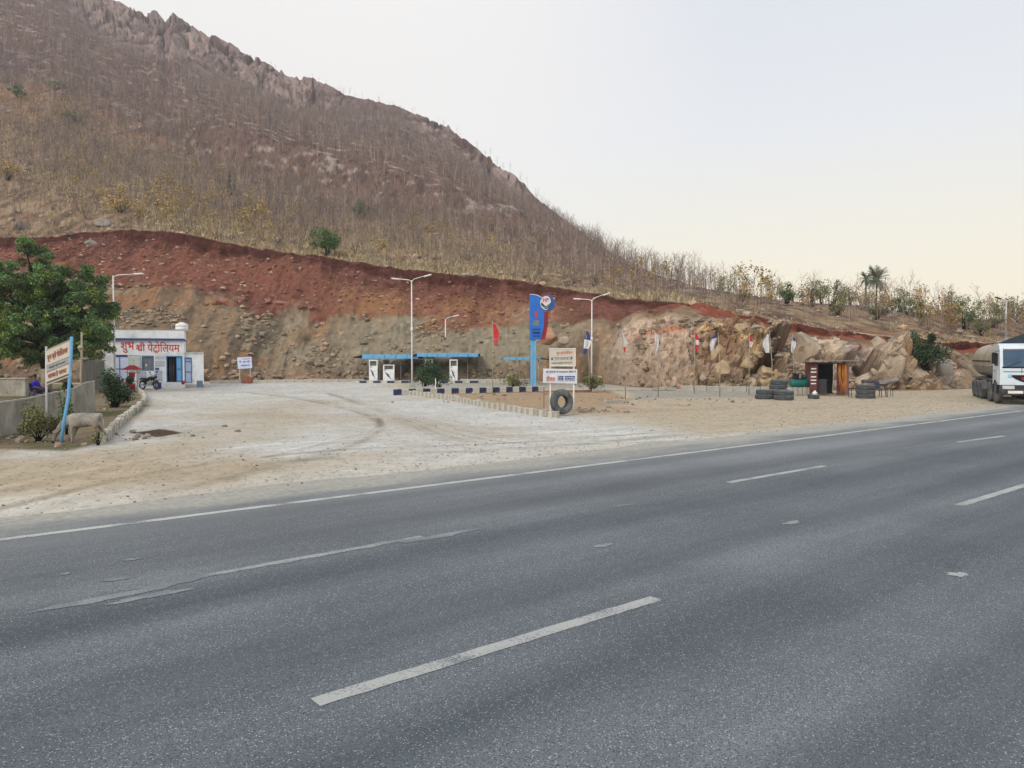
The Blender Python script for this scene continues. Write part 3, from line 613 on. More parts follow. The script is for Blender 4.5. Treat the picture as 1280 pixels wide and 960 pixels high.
# rubble at the foot of the cut and on the scree ----------------------------
rock_m = mat('loose_stone', (0.52, 0.46, 0.38), (0.30, 0.26, 0.22), 2.5, .9, .7, 8, attr='Col')
def ico():
    t = (1+5**.5)/2; v = np.array([(-1, t, 0), (1, t, 0), (-1, -t, 0), (1, -t, 0), (0, -1, t), (0, 1, t), (0, -1, -t), (0, 1, -t), (t, 0, -1), (t, 0, 1), (-t, 0, -1), (-t, 0, 1)], float); v /= np.linalg.norm(v[0])
    f = np.array([(0, 11, 5), (0, 5, 1), (0, 1, 7), (0, 7, 10), (0, 10, 11), (1, 5, 9), (5, 11, 4), (11, 10, 2), (10, 7, 6), (7, 1, 8), (3, 9, 4), (3, 4, 2), (3, 2, 6), (3, 6, 8), (3, 8, 9), (4, 9, 5), (2, 4, 11), (6, 2, 10), (8, 6, 7), (9, 8, 1)]); return v, f
IV, IF = ico()
def subdiv(V, F_):
    V = [tuple(v) for v in V]; c = {}; out_ = []
    def mid(a, b):
        k = (min(a, b), max(a, b))
        if k not in c: m = (np.array(V[a])+np.array(V[b]))/2; V.append(tuple(m/np.linalg.norm(m))); c[k] = len(V)-1
        return c[k]
    for a, b, d in F_: ab, bd, da = mid(a, b), mid(b, d), mid(d, a); out_ += [(a, ab, da), (b, bd, ab), (d, da, bd), (ab, bd, da)]
    return np.array(V), np.array(out_)
I2V, I2F = subdiv(IV, IF); I3V, I3F = subdiv(I2V, I2F)
def rockmesh(seed, sub=2, nplane=15):
    r = np.random.default_rng(seed); V = (IV, I2V, I3V)[sub-1].copy()*1.15; F_ = (IF, I2F, I3F)[sub-1]
    for _ in range(nplane):       # chop by random planes: flat broken faces
        d = r.normal(size=3); d /= np.linalg.norm(d); o = r.uniform(.6, .9); k = V@d; V -= np.maximum(k-o, 0)[:, None]*d
    V *= 1+.12*(fbm(V[:, 0]+seed, V[:, 1], V[:, 2], 1.6, 3, seed)-.5)[:, None]; return V, F_
rocks = [rockmesh(s, 1) for s in range(8)]
def rockfield(name, n, wfun, seed, smin, smax, palette, label, P=None):
    if P is None: P, _ = scatter(n, wfun, seed)
    n = len(P); r = np.random.default_rng(seed+1); parts, cols = [], []; o = r.integers(0, 8, n); sz = smin*(smax/smin)**(r.random(n)**3.0)
    for k in range(8):
        m = np.where(o == k)[0]; V, F_ = rocks[k]; th = r.uniform(0, 6.28, len(m)); c, s = np.cos(th)[:, None], np.sin(th)[:, None]; z_ = sz[m][:, None]; q = r.uniform(.6, 1.4, (len(m), 1))
        X_ = (V[None, :, 0]*c*q-V[None, :, 1]*s)*z_+P[m][:, 0:1]; Y_ = (V[None, :, 0]*s*q+V[None, :, 1]*c)*z_+P[m][:, 1:2]; Z_ = V[None, :, 2]*z_*.7+P[m][:, 2:3]+z_*.2
        parts.append((np.stack([X_, Y_, Z_], -1).reshape(-1, 3), (F_[None]+np.arange(len(m))[:, None, None]*len(V)).reshape(-1, 3)))
        pc = np.array(palette)[r.integers(0, len(palette), len(m))]*r.uniform(.7, 1.25, (len(m), 1)); cols.append(np.repeat(pc, len(V), axis=0))
    V, F_ = merge(parts); stuff(npmesh(name, V, F_, rock_m, np.concatenate(cols)), label, 'rubble')
rockfield('scree_rubble', 7000, sstep(.8, 1.1, TP)*sstep(3.1, 2.7, TP)*view*(.08+2*sstep(.5, .7, n2)+.8*sstep(1.5, 1.0, TP)), 41, .04, .42, [(.8, .7, .6), (.7, .67, .62), (.85, .68, .52), (.55, .5, .45)], 'broken stone rubble on the grey scree slope')
rockfield('red_rubble', 2600, sstep(3.0, 3.2, TP)*sstep(4.4, 4.0, TP)*view*sstep(760, 640, CX), 43, .06, .32, [(.66, .30, .22), (.75, .45, .36), (.5, .24, .2), (.95, .8, .7)], 'red stones lying in the red soil of the cut')
rockfield('slope_rubble', 3600, sstep(4.95, 5.1, TP)*sstep(9.5, 7, TP)*view*sstep(.5, .7, n2), 45, .10, .6, [(.9, .82, .78), (.75, .7, .68), (.95, .75, .6)], 'grey stones scattered over the bench and slope')
r = np.random.default_rng(5); Q = []
for (x, y, s, n) in [(738, 512, 1.0, 45), (755, 515, .8, 20), (100, 548, 1.6, 40), (25, 552, 1.6, 40), (715, 512, .6, 25), (800, 502, 3.5, 50), (880, 500, 3.0, 40), (620, 493, 3, 40), (590, 500, 3, 30), (150, 512, 1.2, 30), (1008, 494, 1.0, 18), (230, 540, 2.5, 18), (760, 498, 2.5, 60)]:
    c = G(x, y); Q.append(np.stack([c.x+r.normal(size=n)*s*.6, c.y+r.normal(size=n)*s*.5, np.zeros(n)], -1))
rockfield('ground_rubble', 0, None, 47, .03, .17, [(.9, .86, .8), (.7, .66, .6), (.5, .48, .45), (.8, .6, .5)], 'loose stones and broken concrete lying on the ground', P=np.concatenate(Q))
# pebbles along the roadside
n = 5200; s_ = r.uniform(-14, 70, n); d_ = 13.3+r.random(n)**1.7*12; X_ = s_*U.x+d_*NN.x; Y_ = s_*U.y+d_*NN.y; rockfield('roadside_gravel', 0, None, 49, .008, .035, [(.7, .66, .6), (.5, .47, .42), (.9, .88, .82)], 'scattered small gravel on the dusty verge', P=np.stack([X_, Y_, X_*0], -1))

# individual boulders ------------------------------------------------------
def boulder(pos, s, seed, c, c2, mname, label, group=None, rz=None, sub=2):
    V, F_ = rockmesh(seed, sub); V = V*np.array(s); o = npmesh('boulder', V, F_, mat(mname, c, c2, 1.3, .9, .8, 7))
    o.location = pos; o.rotation_euler = (0, 0, seed if rz is None else rz); return tag(o, label, 'boulder', group)
pale = (lin((186, 170, 150)), lin((140, 124, 108))); orangec = (lin((180, 140, 112)), lin((150, 112, 90))); ochre = (lin((190, 170, 140)), lin((152, 128, 98))); greyc = (lin((150, 145, 138)), lin((105, 98, 94)))
boulder(on_hill(686, 71)*0+D(686, 420, 69.5), (1.05, .8, .75), 301, *orangec, 'orange_rock', 'big rounded orange boulder behind the blue pylon sign', sub=3)
boulder(D(702, 426, 69.3), (.62, .6, .48), 302, *pale, 'pale_rock', 'pale boulder right of the orange one behind the pylon sign', sub=3)
for i, (x, y, s, lab) in enumerate([(273, 379, .55, 'leftmost reddish boulder on the line where red soil meets scree'), (284, 379, 1.05, 'largest boulder on the line under the red soil, above the small blue and white sign'), (300, 376, .8, 'flat reddish boulder just right of the largest one under the red soil'),
        (335, 378, .6, 'lone dark boulder midway along the line under the red soil'), (350, 380, .75, 'dark pointed boulder on the line under the red soil'), (378, 384, .65, 'small boulder near the right end of the line under the red soil'), (390, 386, .5, 'last small boulder at the right end of the line under the red soil'),
        (117, 306, .95, 'upright grey boulder standing in red soil above the leafy tree'), (137, 283, 1.3, 'flat grey rock slab on the top lip of the red cut'), (32, 287, 1.6, 'pale bluish rock slab at far left above the red cut')]):
    j = colx(x); rows = HZ-(TZd[:, j]-CAMH)/TYd[:, j]*F; m_ = TP[:, j] > 1.2; i_ = np.where(m_)[0][int(np.argmin(np.abs(rows[m_]-y)))]; p = Vector(TV[i_, j])
    boulder(p, (s*1.1, s*.8, s*.62), 310+i, *( (lin((160, 112, 96)), lin((110, 74, 66))) if i < 7 else greyc), 'red_dusted_rock' if i < 7 else 'grey_rock', lab)
def surf(x, y, tmin=.9):
    j = colx(x); rows = HZ-(TZd[:, j]-CAMH)/TYd[:, j]*F; m_ = np.where((TP[:, j] > tmin) & (TP[:, j] < 12.05))[0]; i_ = m_[int(np.argmin(np.abs(rows[m_]-y)))]; return Vector(TV[i_, j])
# blocks embedded in the outcrop
rr_ = random.Random(3)
for i in range(46):
    x = rr_.uniform(872, 1168); ytop = np.interp(x, [760, 800, 850, 880, 920, 960, 1010, 1060, 1110, 1170], [415, 403, 403, 396, 405, 412, 424, 426, 430, 438]); y = rr_.uniform(ytop+3, 480); p = surf(x, y); s = rr_.uniform(.22, .6)
    if 870 < x < 985 and rr_.random() < .6: cc_, nm = ochre, 'ochre_rock'
    elif rr_.random() < .10: cc_, nm = orangec, 'orange_rock'
    elif rr_.random() < .2: cc_, nm = greyc, 'grey_rock'
    else: cc_, nm = pale, 'pale_rock'
    boulder(p+Vector((0, .45*s, -.1*s)), (s*rr_.uniform(.8, 1.5), s*.8, s*rr_.uniform(.6, 1.2)), 400+i, *cc_, nm, 'broken block of pale rock jutting from the blasted outcrop' if nm == 'pale_rock' else 'broken block of %s rock jutting from the blasted outcrop' % nm.split('_')[0], '%s blocks in the rock outcrop' % nm.split('_')[0], sub=3).rotation_euler[1] = rr_.uniform(-.6, .6)
for (x, y, s, c, nm, lab) in [(1010, 440, 1.3, pale, 'pale_rock', 'large pale rock slab up and left of the tyre kiosk'), (1098, 434, .8, pale, 'pale_rock', 'white topped rock slab at the top of the outcrop right of the kiosk'), (1110, 458, 1.5, pale, 'pale_rock', 'tall pale rock block between the kiosk and the dark bush'),
        (1128, 445, 1.2, greyc, 'grey_rock', 'grey rock block leaning beside the dark green bush'), (1150, 470, .7, pale, 'pale_rock', 'small rounded boulder below the dark green bush'), (1180, 466, .9, greyc, 'grey_rock', 'wide grey boulder behind the tail of the tanker'), (898, 440, .8, ochre, 'ochre_rock', 'ochre rock block high in the middle of the outcrop behind the flags'), (935, 455, .7, ochre, 'ochre_rock', 'ochre block low in the outcrop right of the higher ochre block')]:
    boulder(surf(x, y)+Vector((0, .5*s, 0)), (s*.9, s*.8, s*1.05), int(x), *c, nm, lab, sub=3)

# trees near enough to tell apart ------------------------------------------
near = []
def tree_obj(name, V, F_, tips, leafm=None, nleaf=0, lsize=.25, seed=0, spread=.35, lcol=None):
    me = npmesh(name, V, F_, bark, jit(len(V), .15, seed))
    if leafm is None: return me
    r = np.random.default_rng(seed); T = np.array(tips)[r.integers(0, len(tips), nleaf)]+r.normal(size=(nleaf, 3))*spread; LV, LF = leaves(T, r.uniform(.6, 1.2, nleaf)*lsize, seed)
    lo = npmesh('leaves', LV, LF, leafm, np.repeat(jit(nleaf, .45, seed), 4, axis=0), parent=me); return me
protos = {}
for k in range(5): V, F_, t = bare_tree_data(4.6, 500+k, 12, 40, .05); protos['b', k] = tree_obj('bare_sapling', V, F_, t)
for k in range(5): V, F_, t = bare_tree_data(3.4, 520+k, 10, 26, .06, True); protos['y', k] = tree_obj('yellow_tree', V, F_, t, yellow, 130, .30, 520+k, .22)
for k in range(3): V, F_, t = bare_tree_data(4.2, 540+k, 14, 60, .10, True); protos['f', k] = tree_obj('branching_tree', V*[1, 1, 1], F_, t)
for k in range(4): V, F_, t = bare_tree_data(3.2, 560+k, 12, 34, .06, True); protos['o', k] = tree_obj('rusty_leaved_tree', V, F_, t, olive if k % 2 else rust, 150, .26, 560+k, .24)
used = set()
def place(kind, k, p, s, label, cat, group):
    o = protos[kind, k]
    if (kind, k) in used: o = copy_tree(o)
    used.add((kind, k)); o.location = p; o.scale = (s,)*3; o.rotation_euler = (0, 0, rr_.uniform(0, 6.28)); return tag(o, label, cat, group)
P, idx = scatter(190, view*sstep(5.6, 6.3, TP)*sstep(8.3, 7.0, TP), 71)
for i, p in enumerate(P): place('b', i % 5, p, rr_.uniform(.75, 1.35)*(.8 if TX.ravel()[idx[i]] > 25 else 1), 'bare grey sapling on the lower hillside above the red cut', 'tree', 'bare saplings on the lower hillside')
P, idx = scatter(120, view*sstep(5.3, 6.0, TP)*sstep(8.2, 6.4, TP)*(.04+sstep(.52, .62, fbm(TX, TY, TZ, .05, 3, 207))), 73)
for i, p in enumerate(P): place('y', i % 5, p, rr_.uniform(.5, 1.15), 'small tree with sparse yellow leaves on the lower hillside', 'tree', 'yellow leaved trees on the lower hillside')
P, idx = scatter(60, view*sstep(5.4, 6.4, TP)*sstep(8.4, 7.4, TP), 75)
for i, p in enumerate(P): place('f', i % 3, p, rr_.uniform(.7, 1.45), 'dark leafless tree with spreading branches on the lower hillside', 'tree', 'spreading bare trees on the lower hillside')
P, idx = scatter(120, view*sstep(5.6, 6.4, TP)*sstep(12.4, 8.0, TP)*sstep(860, 960, CX), 77)
for i, p in enumerate(P): place('o', i % 4, p, rr_.uniform(.5, .95), 'small %s leaved tree on the low rise to the right' % ('olive' if i % 4 % 2 else 'rusty'), 'tree', '%s leaved trees on the right-hand rise' % ('olive' if i % 4 % 2 else 'rusty'))
# trees along the ridge line
for i, x in enumerate([343, 349, 396, 412, 428, 440, 455, 548, 556, 572, 600, 607, 614, 622, 630, 638, 650, 700, 708]):
    p = at_tp(x, 12.0); o = place('f', i % 3, p+Vector((0, -1, -.8)), rr_.uniform(.8, 1.6) if x > 560 else rr_.uniform(.6, 1.1), 'bare tree standing on the skyline of the ridge', 'tree', 'bare trees on the ridge skyline')
place('f', 1, surf(375, 318, 4.9), 1.75, 'tall bare tree on the edge of the red cut left of the round green bush', 'tree', None)
place('f', 2, surf(800, 372, 4.9), .95, 'dark branching bare tree on the bench above the pylon sign and lamps', 'tree', None)

# bushes -------------------------------------------------------------------
def bush(pos, rx, rz_, n, lsz, m, label, seed, name='bush', cat='bush', stems=14, group=None, flat=0, ry=None, droop=0, lumps=15):
    r = np.random.default_rng(seed); ry = ry or rx
    root = link(name, None); root.location = pos; tag(root, label, cat, group)
    C = r.normal(size=(lumps, 3)); C /= np.linalg.norm(C, axis=1, keepdims=True); lumps_ = lumps; C *= r.uniform(.25, .98, (lumps, 1)); C[:, 2] = np.abs(C[:, 2])*1.1-.1
    q = r.integers(0, lumps, n); d = r.normal(size=(n, 3)); d /= np.linalg.norm(d, axis=1, keepdims=True); rad = r.random((n, 1))**.45*r.uniform(.16, .5, (lumps, 1))[q]
    Pn = (C[q]+d*rad)*[rx, ry, rz_]; Pn[:, 2] += rz_*.55; Pn[:, 2] = np.maximum(Pn[:, 2], .03)
    LV, LF = leaves(Pn, r.uniform(.6, 1.3, n)*lsz, seed, droop=droop); tone = r.uniform(.55, 1.35, (lumps, 1))[q]*r.uniform(.7, 1.35, (n, 1))
    npmesh('leaves', LV, LF, m, np.repeat(tone*np.ones((n, 3)), 4, axis=0), parent=root)
    e = C[r.integers(0, lumps, stems)]*[rx, ry, rz_]+[0, 0, rz_*.6]; b = r.normal(size=(stems, 3))*[rx*.08, ry*.08, 0]
    SV, SF = conesticks(b, e, np.full(stems, .03*max(.4, rx)), np.full(stems, .008)); npmesh('stems', SV, SF, dbark, parent=root); return root
bush(surf(410, 321, 4.9)+Vector((0, 0, .1)), 2.1, 2.2, 3800, .20, green, 'round bright green bush on the edge of the red cut', 601)
bush(surf(452, 275, 5.5), 2.6, 2.0, 900, .34, green, 'open green tree on the slope above the round bush', 602)
bush(surf(291, 246, 5.5), 1.1, 2.6, 300, .4, dgreen, 'slim dark green tree alone on the lower slope', 603)
bush(surf(77, 118, 7.5), 2.5, 2.2, 500, .6, green, 'right-hand of two green bushes on the spur at upper left', 604); bush(surf(33, 127, 7.5), 2.5, 2.4, 500, .6, green, 'left-hand of two green bushes on the spur at upper left', 605)
bush(surf(101, 158, 6), 2.6, 2.2, 420, .55, olive, 'yellow green bush on the hillside below the two spur bushes', 606)
bush(surf(155, 268, 5.1), 2.6, 2.4, 900, .28, yellow, 'yellow bush above the lip of the red cut at left', 607); bush(surf(15, 228, 5.5), 2.4, 2.6, 500, .35, yellow, 'yellow bush on the far left of the hillside', 608)
bush(surf(1150, 452)+Vector((0, -.6, -.6)), 1.45, 1.7, 5200, .17, dgreen, 'dense dark green bush growing from the bank left of the tanker', 610, stems=20)
bush(surf(1206, 412, 5.2), 1.9, 2.1, 1700, .18, green, 'green thorn tree behind the tanker on the rise', 611); bush(surf(980, 380, 5.2), 1.5, 1.5, 1500, .2, green, 'round green bush at the top of the rise above the outcrop', 612)
bush(surf(928, 377, 5.2), 1.0, .8, 600, .2, olive, 'low olive bush above the top of the red bank', 613)
for i, (x, y, rx, m) in enumerate([(1012, 378, 1.6, olive), (1040, 378, 2.0, green), (1060, 382, 1.6, olive), (1075, 388, 1.5, yellow), (1115, 392, 1.8, olive), (1135, 395, 1.4, green), (1170, 402, 1.5, olive), (1240, 410, 1.8, olive), (1262, 408, 1.8, rust), (1276, 402, 2.2, rust), (1300, 405, 2.2, olive), (1045, 395, 1.2, olive), (1095, 400, 1.4, olive), (1225, 420, 1.2, olive), (1025, 376, 1.5, green), (1152, 398, 1.6, green), (1190, 404, 1.8, green), (1255, 404, 2.0, green), (1125, 386, 1.7, olive)]):
    bush(surf(x, y, 5.3), rx*.85, rx*.95, 700, .2, m, '%s leaved bush on the rise behind the outcrop' % {id(olive): 'olive', id(green): 'green', id(yellow): 'yellow', id(rust): 'rusty'}[id(m)], 620+i, group='%s bushes on the right-hand rise' % {id(olive): 'olive', id(green): 'green', id(yellow): 'yellow', id(rust): 'rusty'}[id(m)])
bush(Vector(((143-640)/F*35, 35, 0)), .98, 1.05, 5200, .115, dgreen, 'oleander bush between the grey wall and the curved kerb', 650, stems=26)
bush(D(531, 483, 53.0)*1, 1.15, 1.15, 3400, .11, dgreen, 'left one of the two dark bushes in front of the fuel pumps', 651); bush(D(549, 484, 52.5), 1.05, 1.0, 3000, .11, dgreen, 'right one of the two dark bushes in front of the fuel pumps', 652)
bush(Vector(((642-640)/F*55, 55, 0)), 1.0, .8, 1600, .12, olive, 'low green bush left of the pylon post', 653); bush(Vector(((741-640)/F*52, 52, 0)), 1.3, .85, 2000, .11, olive, 'low green bush behind the flag pole right of the twin signboards', 654)
bush(G(27, 556)+Vector((0, .6, 0)), .62, .66, 2400, .075, olive, 'weedy bush against the grey wall at the left edge', 655); bush(G(56, 548)+Vector((0, 1.0, 0)), .26, 1.1, 700, .07, green, 'tall thin weed beside the weedy bush', 656)
bush(G(121, 557), .25, .3, 260, .05, olive, 'small weed between the hind legs of the cow and the kerb', 657); bush(G(16, 493)+Vector((0, 0, 0)), 2.2, .5, 1500, .1, olive, 'ground weeds behind the wall at the left edge', 658)
# palms --------------------------------------------------------------------
def palm(pos, h, r, label, seed, nf=34):
    rg = random.Random(seed); root = link('palm_tree', None); root.location = pos; tag(root, label, 'palm tree')
    mb = MB(); pts = [(0.03*math.sin(i), 0, h*i/8) for i in range(9)]; mb.tube(pts, [.19-.07*i/8+(.02 if i % 2 else 0) for i in range(9)], 8); mb.build('trunk', dbark, root)
    P0, P1, W_ = [], [], []; mb = MB()
    for f in range(nf):
        th = rg.uniform(0, 6.28); e = rg.uniform(-.7, 1.35); L_ = r*rg.uniform(.75, 1.05); p = Vector((0, 0, h)); d = Vector((math.cos(th)*math.cos(e), math.sin(th)*math.cos(e), math.sin(e)))
        side = Vector((-math.sin(th), math.cos(th), 0))
        for i in range(7):
            q = p+d*L_/7; mb.add([p-side*.05, p+side*.05, q], [(0, 1, 2)])
            for s_ in (-1, 1):
                for k in range(2):
                    b = p.lerp(q, k*.5); l = r*.27*math.sin(math.pi*(i+.6+k*.5)/8.2); t = b+(side*s_*.8+d*.7+Vector((0, 0, -.15))).normalized()*l; mb.add([b-d*.07, b+d*.07, t], [(0, 1, 2)])
            p = q; d = (d+Vector((0, 0, -.16))).normalized()
    mb.build('crown', mat('palm_green', (0.10, 0.15, 0.06), (0.06, 0.09, 0.04), 3, .6), root)
pp = surf(1093, 402, 5.3); palm(pp+Vector((0, 0, -.2)), 53/F*pp.y, 22/F*pp.y, 'taller palm tree on the rise above the kiosk', 1, 60)
pp = surf(1081, 396, 5.5); palm(pp+Vector((0, 0, -.2)), 48/F*pp.y, 12/F*pp.y, 'smaller thin palm tree left of the tall palm', 2, 40)
# the big leafy tree on the left -------------------------------------------
def big_tree():
    r = np.random.default_rng(9); root = link('leafy_tree', None); base = Vector(((57-640)/F*47, 47, 0)); root.location = base; tag(root, 'large dark green leafy tree with whitewashed trunk beside the white office', 'tree')
    mb = MB(); mb.tube([(0, 0, -.1), (.03, 0, .8), (0, .05, 1.55)], [.36, .30, .29], 12); mb.build('painted_trunk', mat('whitewash_bark', lin((165, 155, 140)), lin((120, 112, 100)), 3, .9, .5), root)
    mb = MB(); mb.tube([(0, .05, 1.53), (-.1, .05, 3.0), (-.3, 0, 5.2), (-.35, 0, 7)], [.285, .24, .14, .05], 9)
    C = []; lobes = [(0, 5.0, 2.1), (-2.2, 5.2, 1.9), (1.9, 5.6, 1.6), (-.5, 7.0, 1.7), (-.9, 8.3, 1.0), (2.6, 4.4, 1.5), (-3.6, 4.4, 1.5), (1.2, 7.0, 1.1), (3.3, 6.1, .9), (-2.6, 7.0, 1.3), (-3.5, 6.4, 1.2), (-4.6, 5.5, 1.3), (.8, 3.6, 1.6), (-1.8, 3.4, 1.5), (2.9, 3.0, .9), (-.2, 2.7, 1.2), (-3.2, 2.9, 1.1), (2.5, 6.9, .8), (-1.0, 9.0, .5), (2.9, 7.5, .5), (3.9, 5.2, .6), (-4.6, 3.6, 1.0), (3.7, 4.0, .7), (-1.2, 2.6, 1.1), (1.1, 2.7, 1.1), (2.2, 2.9, 1.0), (-2.4, 2.5, 1.0), (-4.2, 2.6, 1.0), (3.2, 3.4, .8), (-.6, 4.2, 1.5), (1.4, 4.3, 1.4), (-3.0, 4.2, 1.4), (0.2, 6.2, 1.5), (-2.0, 6.2, 1.4)]
    for (x, z, q) in lobes:
        y = r.uniform(-1.3, 1.3); s_ = Vector((-.1, 0, 2.2+z*.25)); mb.tube([s_, s_.lerp(Vector((x, y, z)), .5)+Vector((0, 0, .3)), (x, y, z)], [.12, .07, .02], 5)
        k = int(9*q*q)+3
        for _ in range(k):
            d = r.normal(size=3); d /= np.linalg.norm(d); C.append((np.array([x, y, z])+d*q*r.uniform(.45, 1.0)*[1, 1, .85], r.uniform(.28, .5)))
    mb.build('trunk', dbark, root)
    LVs = []; cols = []
    for i, (c, q) in enumerate(C):
        n = int(190*(q/.4)**2); d = r.normal(size=(n, 3)); d /= np.linalg.norm(d, axis=1, keepdims=True); P_ = c+d*q*r.random((n, 1))**.4*[1, 1, .75]
        V, F_ = leaves(P_, r.uniform(.10, .21, n), 1000+i, .5, droop=.4); LVs.append((V, F_)); tn = r.uniform(.55, 1.5); hue = np.array([1.0, 1.0, 1.0]) if r.random() > .3 else np.array([1.5, 1.25, .8]); cols.append(np.repeat(tn*hue*r.uniform(.7, 1.3, (n, 1)), 4, axis=0))
    V, F_ = merge(LVs); npmesh('crown', V, F_, mat('tree_leaves', (0.125, 0.215, 0.07), (0.06, 0.12, 0.045), .8, .5, attr='Col'), np.concatenate(cols), parent=root)
big_tree()
# ---------------------------------------------------------------- materials of made things
white_w = mat('white_wall', lin((238, 241, 244)), lin((222, 227, 233)), 1.5, .8, .2, 20, dirt=(lin((150, 146, 138)), 1.1, .55))
blue_p = mat('blue_paint', lin((60, 130, 190)), lin((45, 112, 172)), 3, .45, dirt=(lin((110, 140, 160)), 2, .4)); lblue = mat('sky_blue_paint', lin((110, 175, 218)), lin((90, 155, 200)), 3, .5, dirt=(lin((150, 165, 172)), 3, .4))
navy = mat('navy_paint', lin((48, 58, 96)), lin((38, 46, 76)), 4, .6, dirt=(lin((120, 118, 112)), 6, .6)); dblue = mat('blue_stripe', lin((60, 84, 150)), lin((50, 70, 130)), 5, .6)
redp = mat('red_paint', lin((176, 44, 48)), lin((146, 34, 40)), 3, .5); maroon = mat('maroon_paint', lin((104, 52, 54)), lin((78, 40, 42)), 3, .7, dirt=(lin((120, 98, 90)), 2, .6)); redt = mat('red_lettering', lin((205, 60, 58)), lin((190, 50, 50)), 6, .7)
black = mat('black_rubber', (0.045, 0.048, 0.052), (0.028, 0.03, 0.033), 8, .75, .3, dirt=((.16, .16, .155), 4, .6)); rubber2 = mat('dusty_rubber', (0.105, 0.115, 0.125), (0.06, 0.066, 0.075), 5, .8, .3, dirt=((.25, .245, .23), 3, .6))
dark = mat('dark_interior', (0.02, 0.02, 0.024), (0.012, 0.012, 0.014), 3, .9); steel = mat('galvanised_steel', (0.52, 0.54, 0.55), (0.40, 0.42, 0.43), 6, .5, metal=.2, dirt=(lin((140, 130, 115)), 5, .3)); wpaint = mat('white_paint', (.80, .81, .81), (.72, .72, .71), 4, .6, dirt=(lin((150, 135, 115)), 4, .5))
conc = mat('concrete', lin((182, 180, 172)), lin((150, 147, 138)), 2.5, .9, .6, 16, dirt=(lin((110, 104, 94)), 1.3, .6)); kerbw = mat('whitewashed_stone', lin((208, 206, 196)), lin((165, 160, 150)), 3, .9, .5, 14, dirt=(lin((130, 122, 108)), 2.2, .6))
kerbg = mat('weathered_kerb_stone', lin((186, 182, 170)), lin((140, 134, 122)), 3, .9, .5, 14, dirt=(lin((112, 104, 90)), 2.2, .7))
masonry = mat('rough_masonry', lin((176, 172, 160)), lin((128, 124, 114)), 2.2, .95, 1.0, 7, stretch=(1, 1, .5), dirt=(lin((88, 84, 74)), .8, .7)); brick_m = mat('earthen_pot', lin((170, 112, 90)), lin((140, 90, 72)), 4, .9)
glass = mat('dark_glass', (.03, .05, .075), (.02, .035, .05), 1.5, .12, spec=.6); orange = mat('orange_hose', lin((214, 140, 52)), lin((170, 104, 36)), 4, .5); teal = mat('teal_paint', lin((22, 104, 98)), lin((16, 84, 80)), 4, .4); tin = mat('corrugated_tin', lin((168, 165, 160)), lin((135, 130, 124)), 2, .7, stretch=(6, 1, .3)); wood = mat('bamboo', lin((176, 166, 146)), lin((140, 130, 112)), 5, .8)
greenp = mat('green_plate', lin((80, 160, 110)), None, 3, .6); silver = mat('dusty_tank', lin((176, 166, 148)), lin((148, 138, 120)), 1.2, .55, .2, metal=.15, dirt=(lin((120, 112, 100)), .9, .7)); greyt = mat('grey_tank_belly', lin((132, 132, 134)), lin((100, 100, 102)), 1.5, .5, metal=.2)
cabw = mat('white_cab_paint', lin((222, 232, 240)), lin((205, 216, 226)), 2, .3, dirt=(lin((160, 150, 135)), 2, .35)); tarp = mat('dark_tarpaulin', lin((44, 58, 66)), lin((32, 42, 50)), 3, .8, .4); skinm = mat('skin', lin((120, 82, 62)), lin((98, 66, 50)), 6, .6); bshirt = mat('bright_blue_cloth', lin((30, 36, 190)), lin((24, 26, 150)), 5, .8); dcloth = mat('dark_blue_cloth', lin((38, 42, 74)), lin((28, 30, 54)), 5, .9)
boardw = mat('sign_white', lin((214, 216, 222)), lin((196, 198, 204)), 2, .6, dirt=(lin((165, 155, 140)), 2.5, .45)); boardc = mat('faded_sign', lin((206, 200, 188)), lin((186, 178, 164)), 2, .7, dirt=(lin((150, 138, 120)), 2, .5))
txt_or = mat('orange_lettering', lin((214, 132, 96)), None, 5, .8); txt_nv = mat('navy_lettering', lin((50, 70, 130)), lin((60, 84, 140)), 5, .8); txt_br = mat('brown_lettering', lin((170, 120, 104)), None, 5, .8)

def text(s, h, m, loc, rot, parent=None, name='lettering', width=None, bold=0.0, ext=0.006):
    cu = bpy.data.curves.new('lettering', 'FONT'); cu.body = s; cu.size = 1; cu.extrude = 0.01; cu.offset = bold; cu.align_x = 'CENTER'; cu.resolution_u = 2
    o = bpy.data.objects.new('tmp', cu); S.collection.objects.link(o); dg = bpy.context.evaluated_depsgraph_get(); me = bpy.data.meshes.new_from_object(o.evaluated_get(dg)); bpy.data.objects.remove(o)
    n = len(me.vertices); a = np.empty(n*3, np.float32); me.vertices.foreach_get('co', a); a = a.reshape(-1, 3)
    w0, w1 = a[:, 0].min(), a[:, 0].max(); h0, h1 = a[:, 1].min(), a[:, 1].max(); a[:, 0] -= (w0+w1)/2; a[:, 1] -= (h0+h1)/2; k = h/(h1-h0); kx = k if not width else width/(w1-w0)
    a *= [kx, k, ext/0.01]; me.vertices.foreach_set('co', a.ravel()); me.materials.clear(); me.materials.append(m); me.update()
    o2 = link(name, me, parent); o2.location = loc; o2.rotation_euler = rot; return o2
FR = (math.pi/2, 0, 0)      # text facing the camera side (-Y)

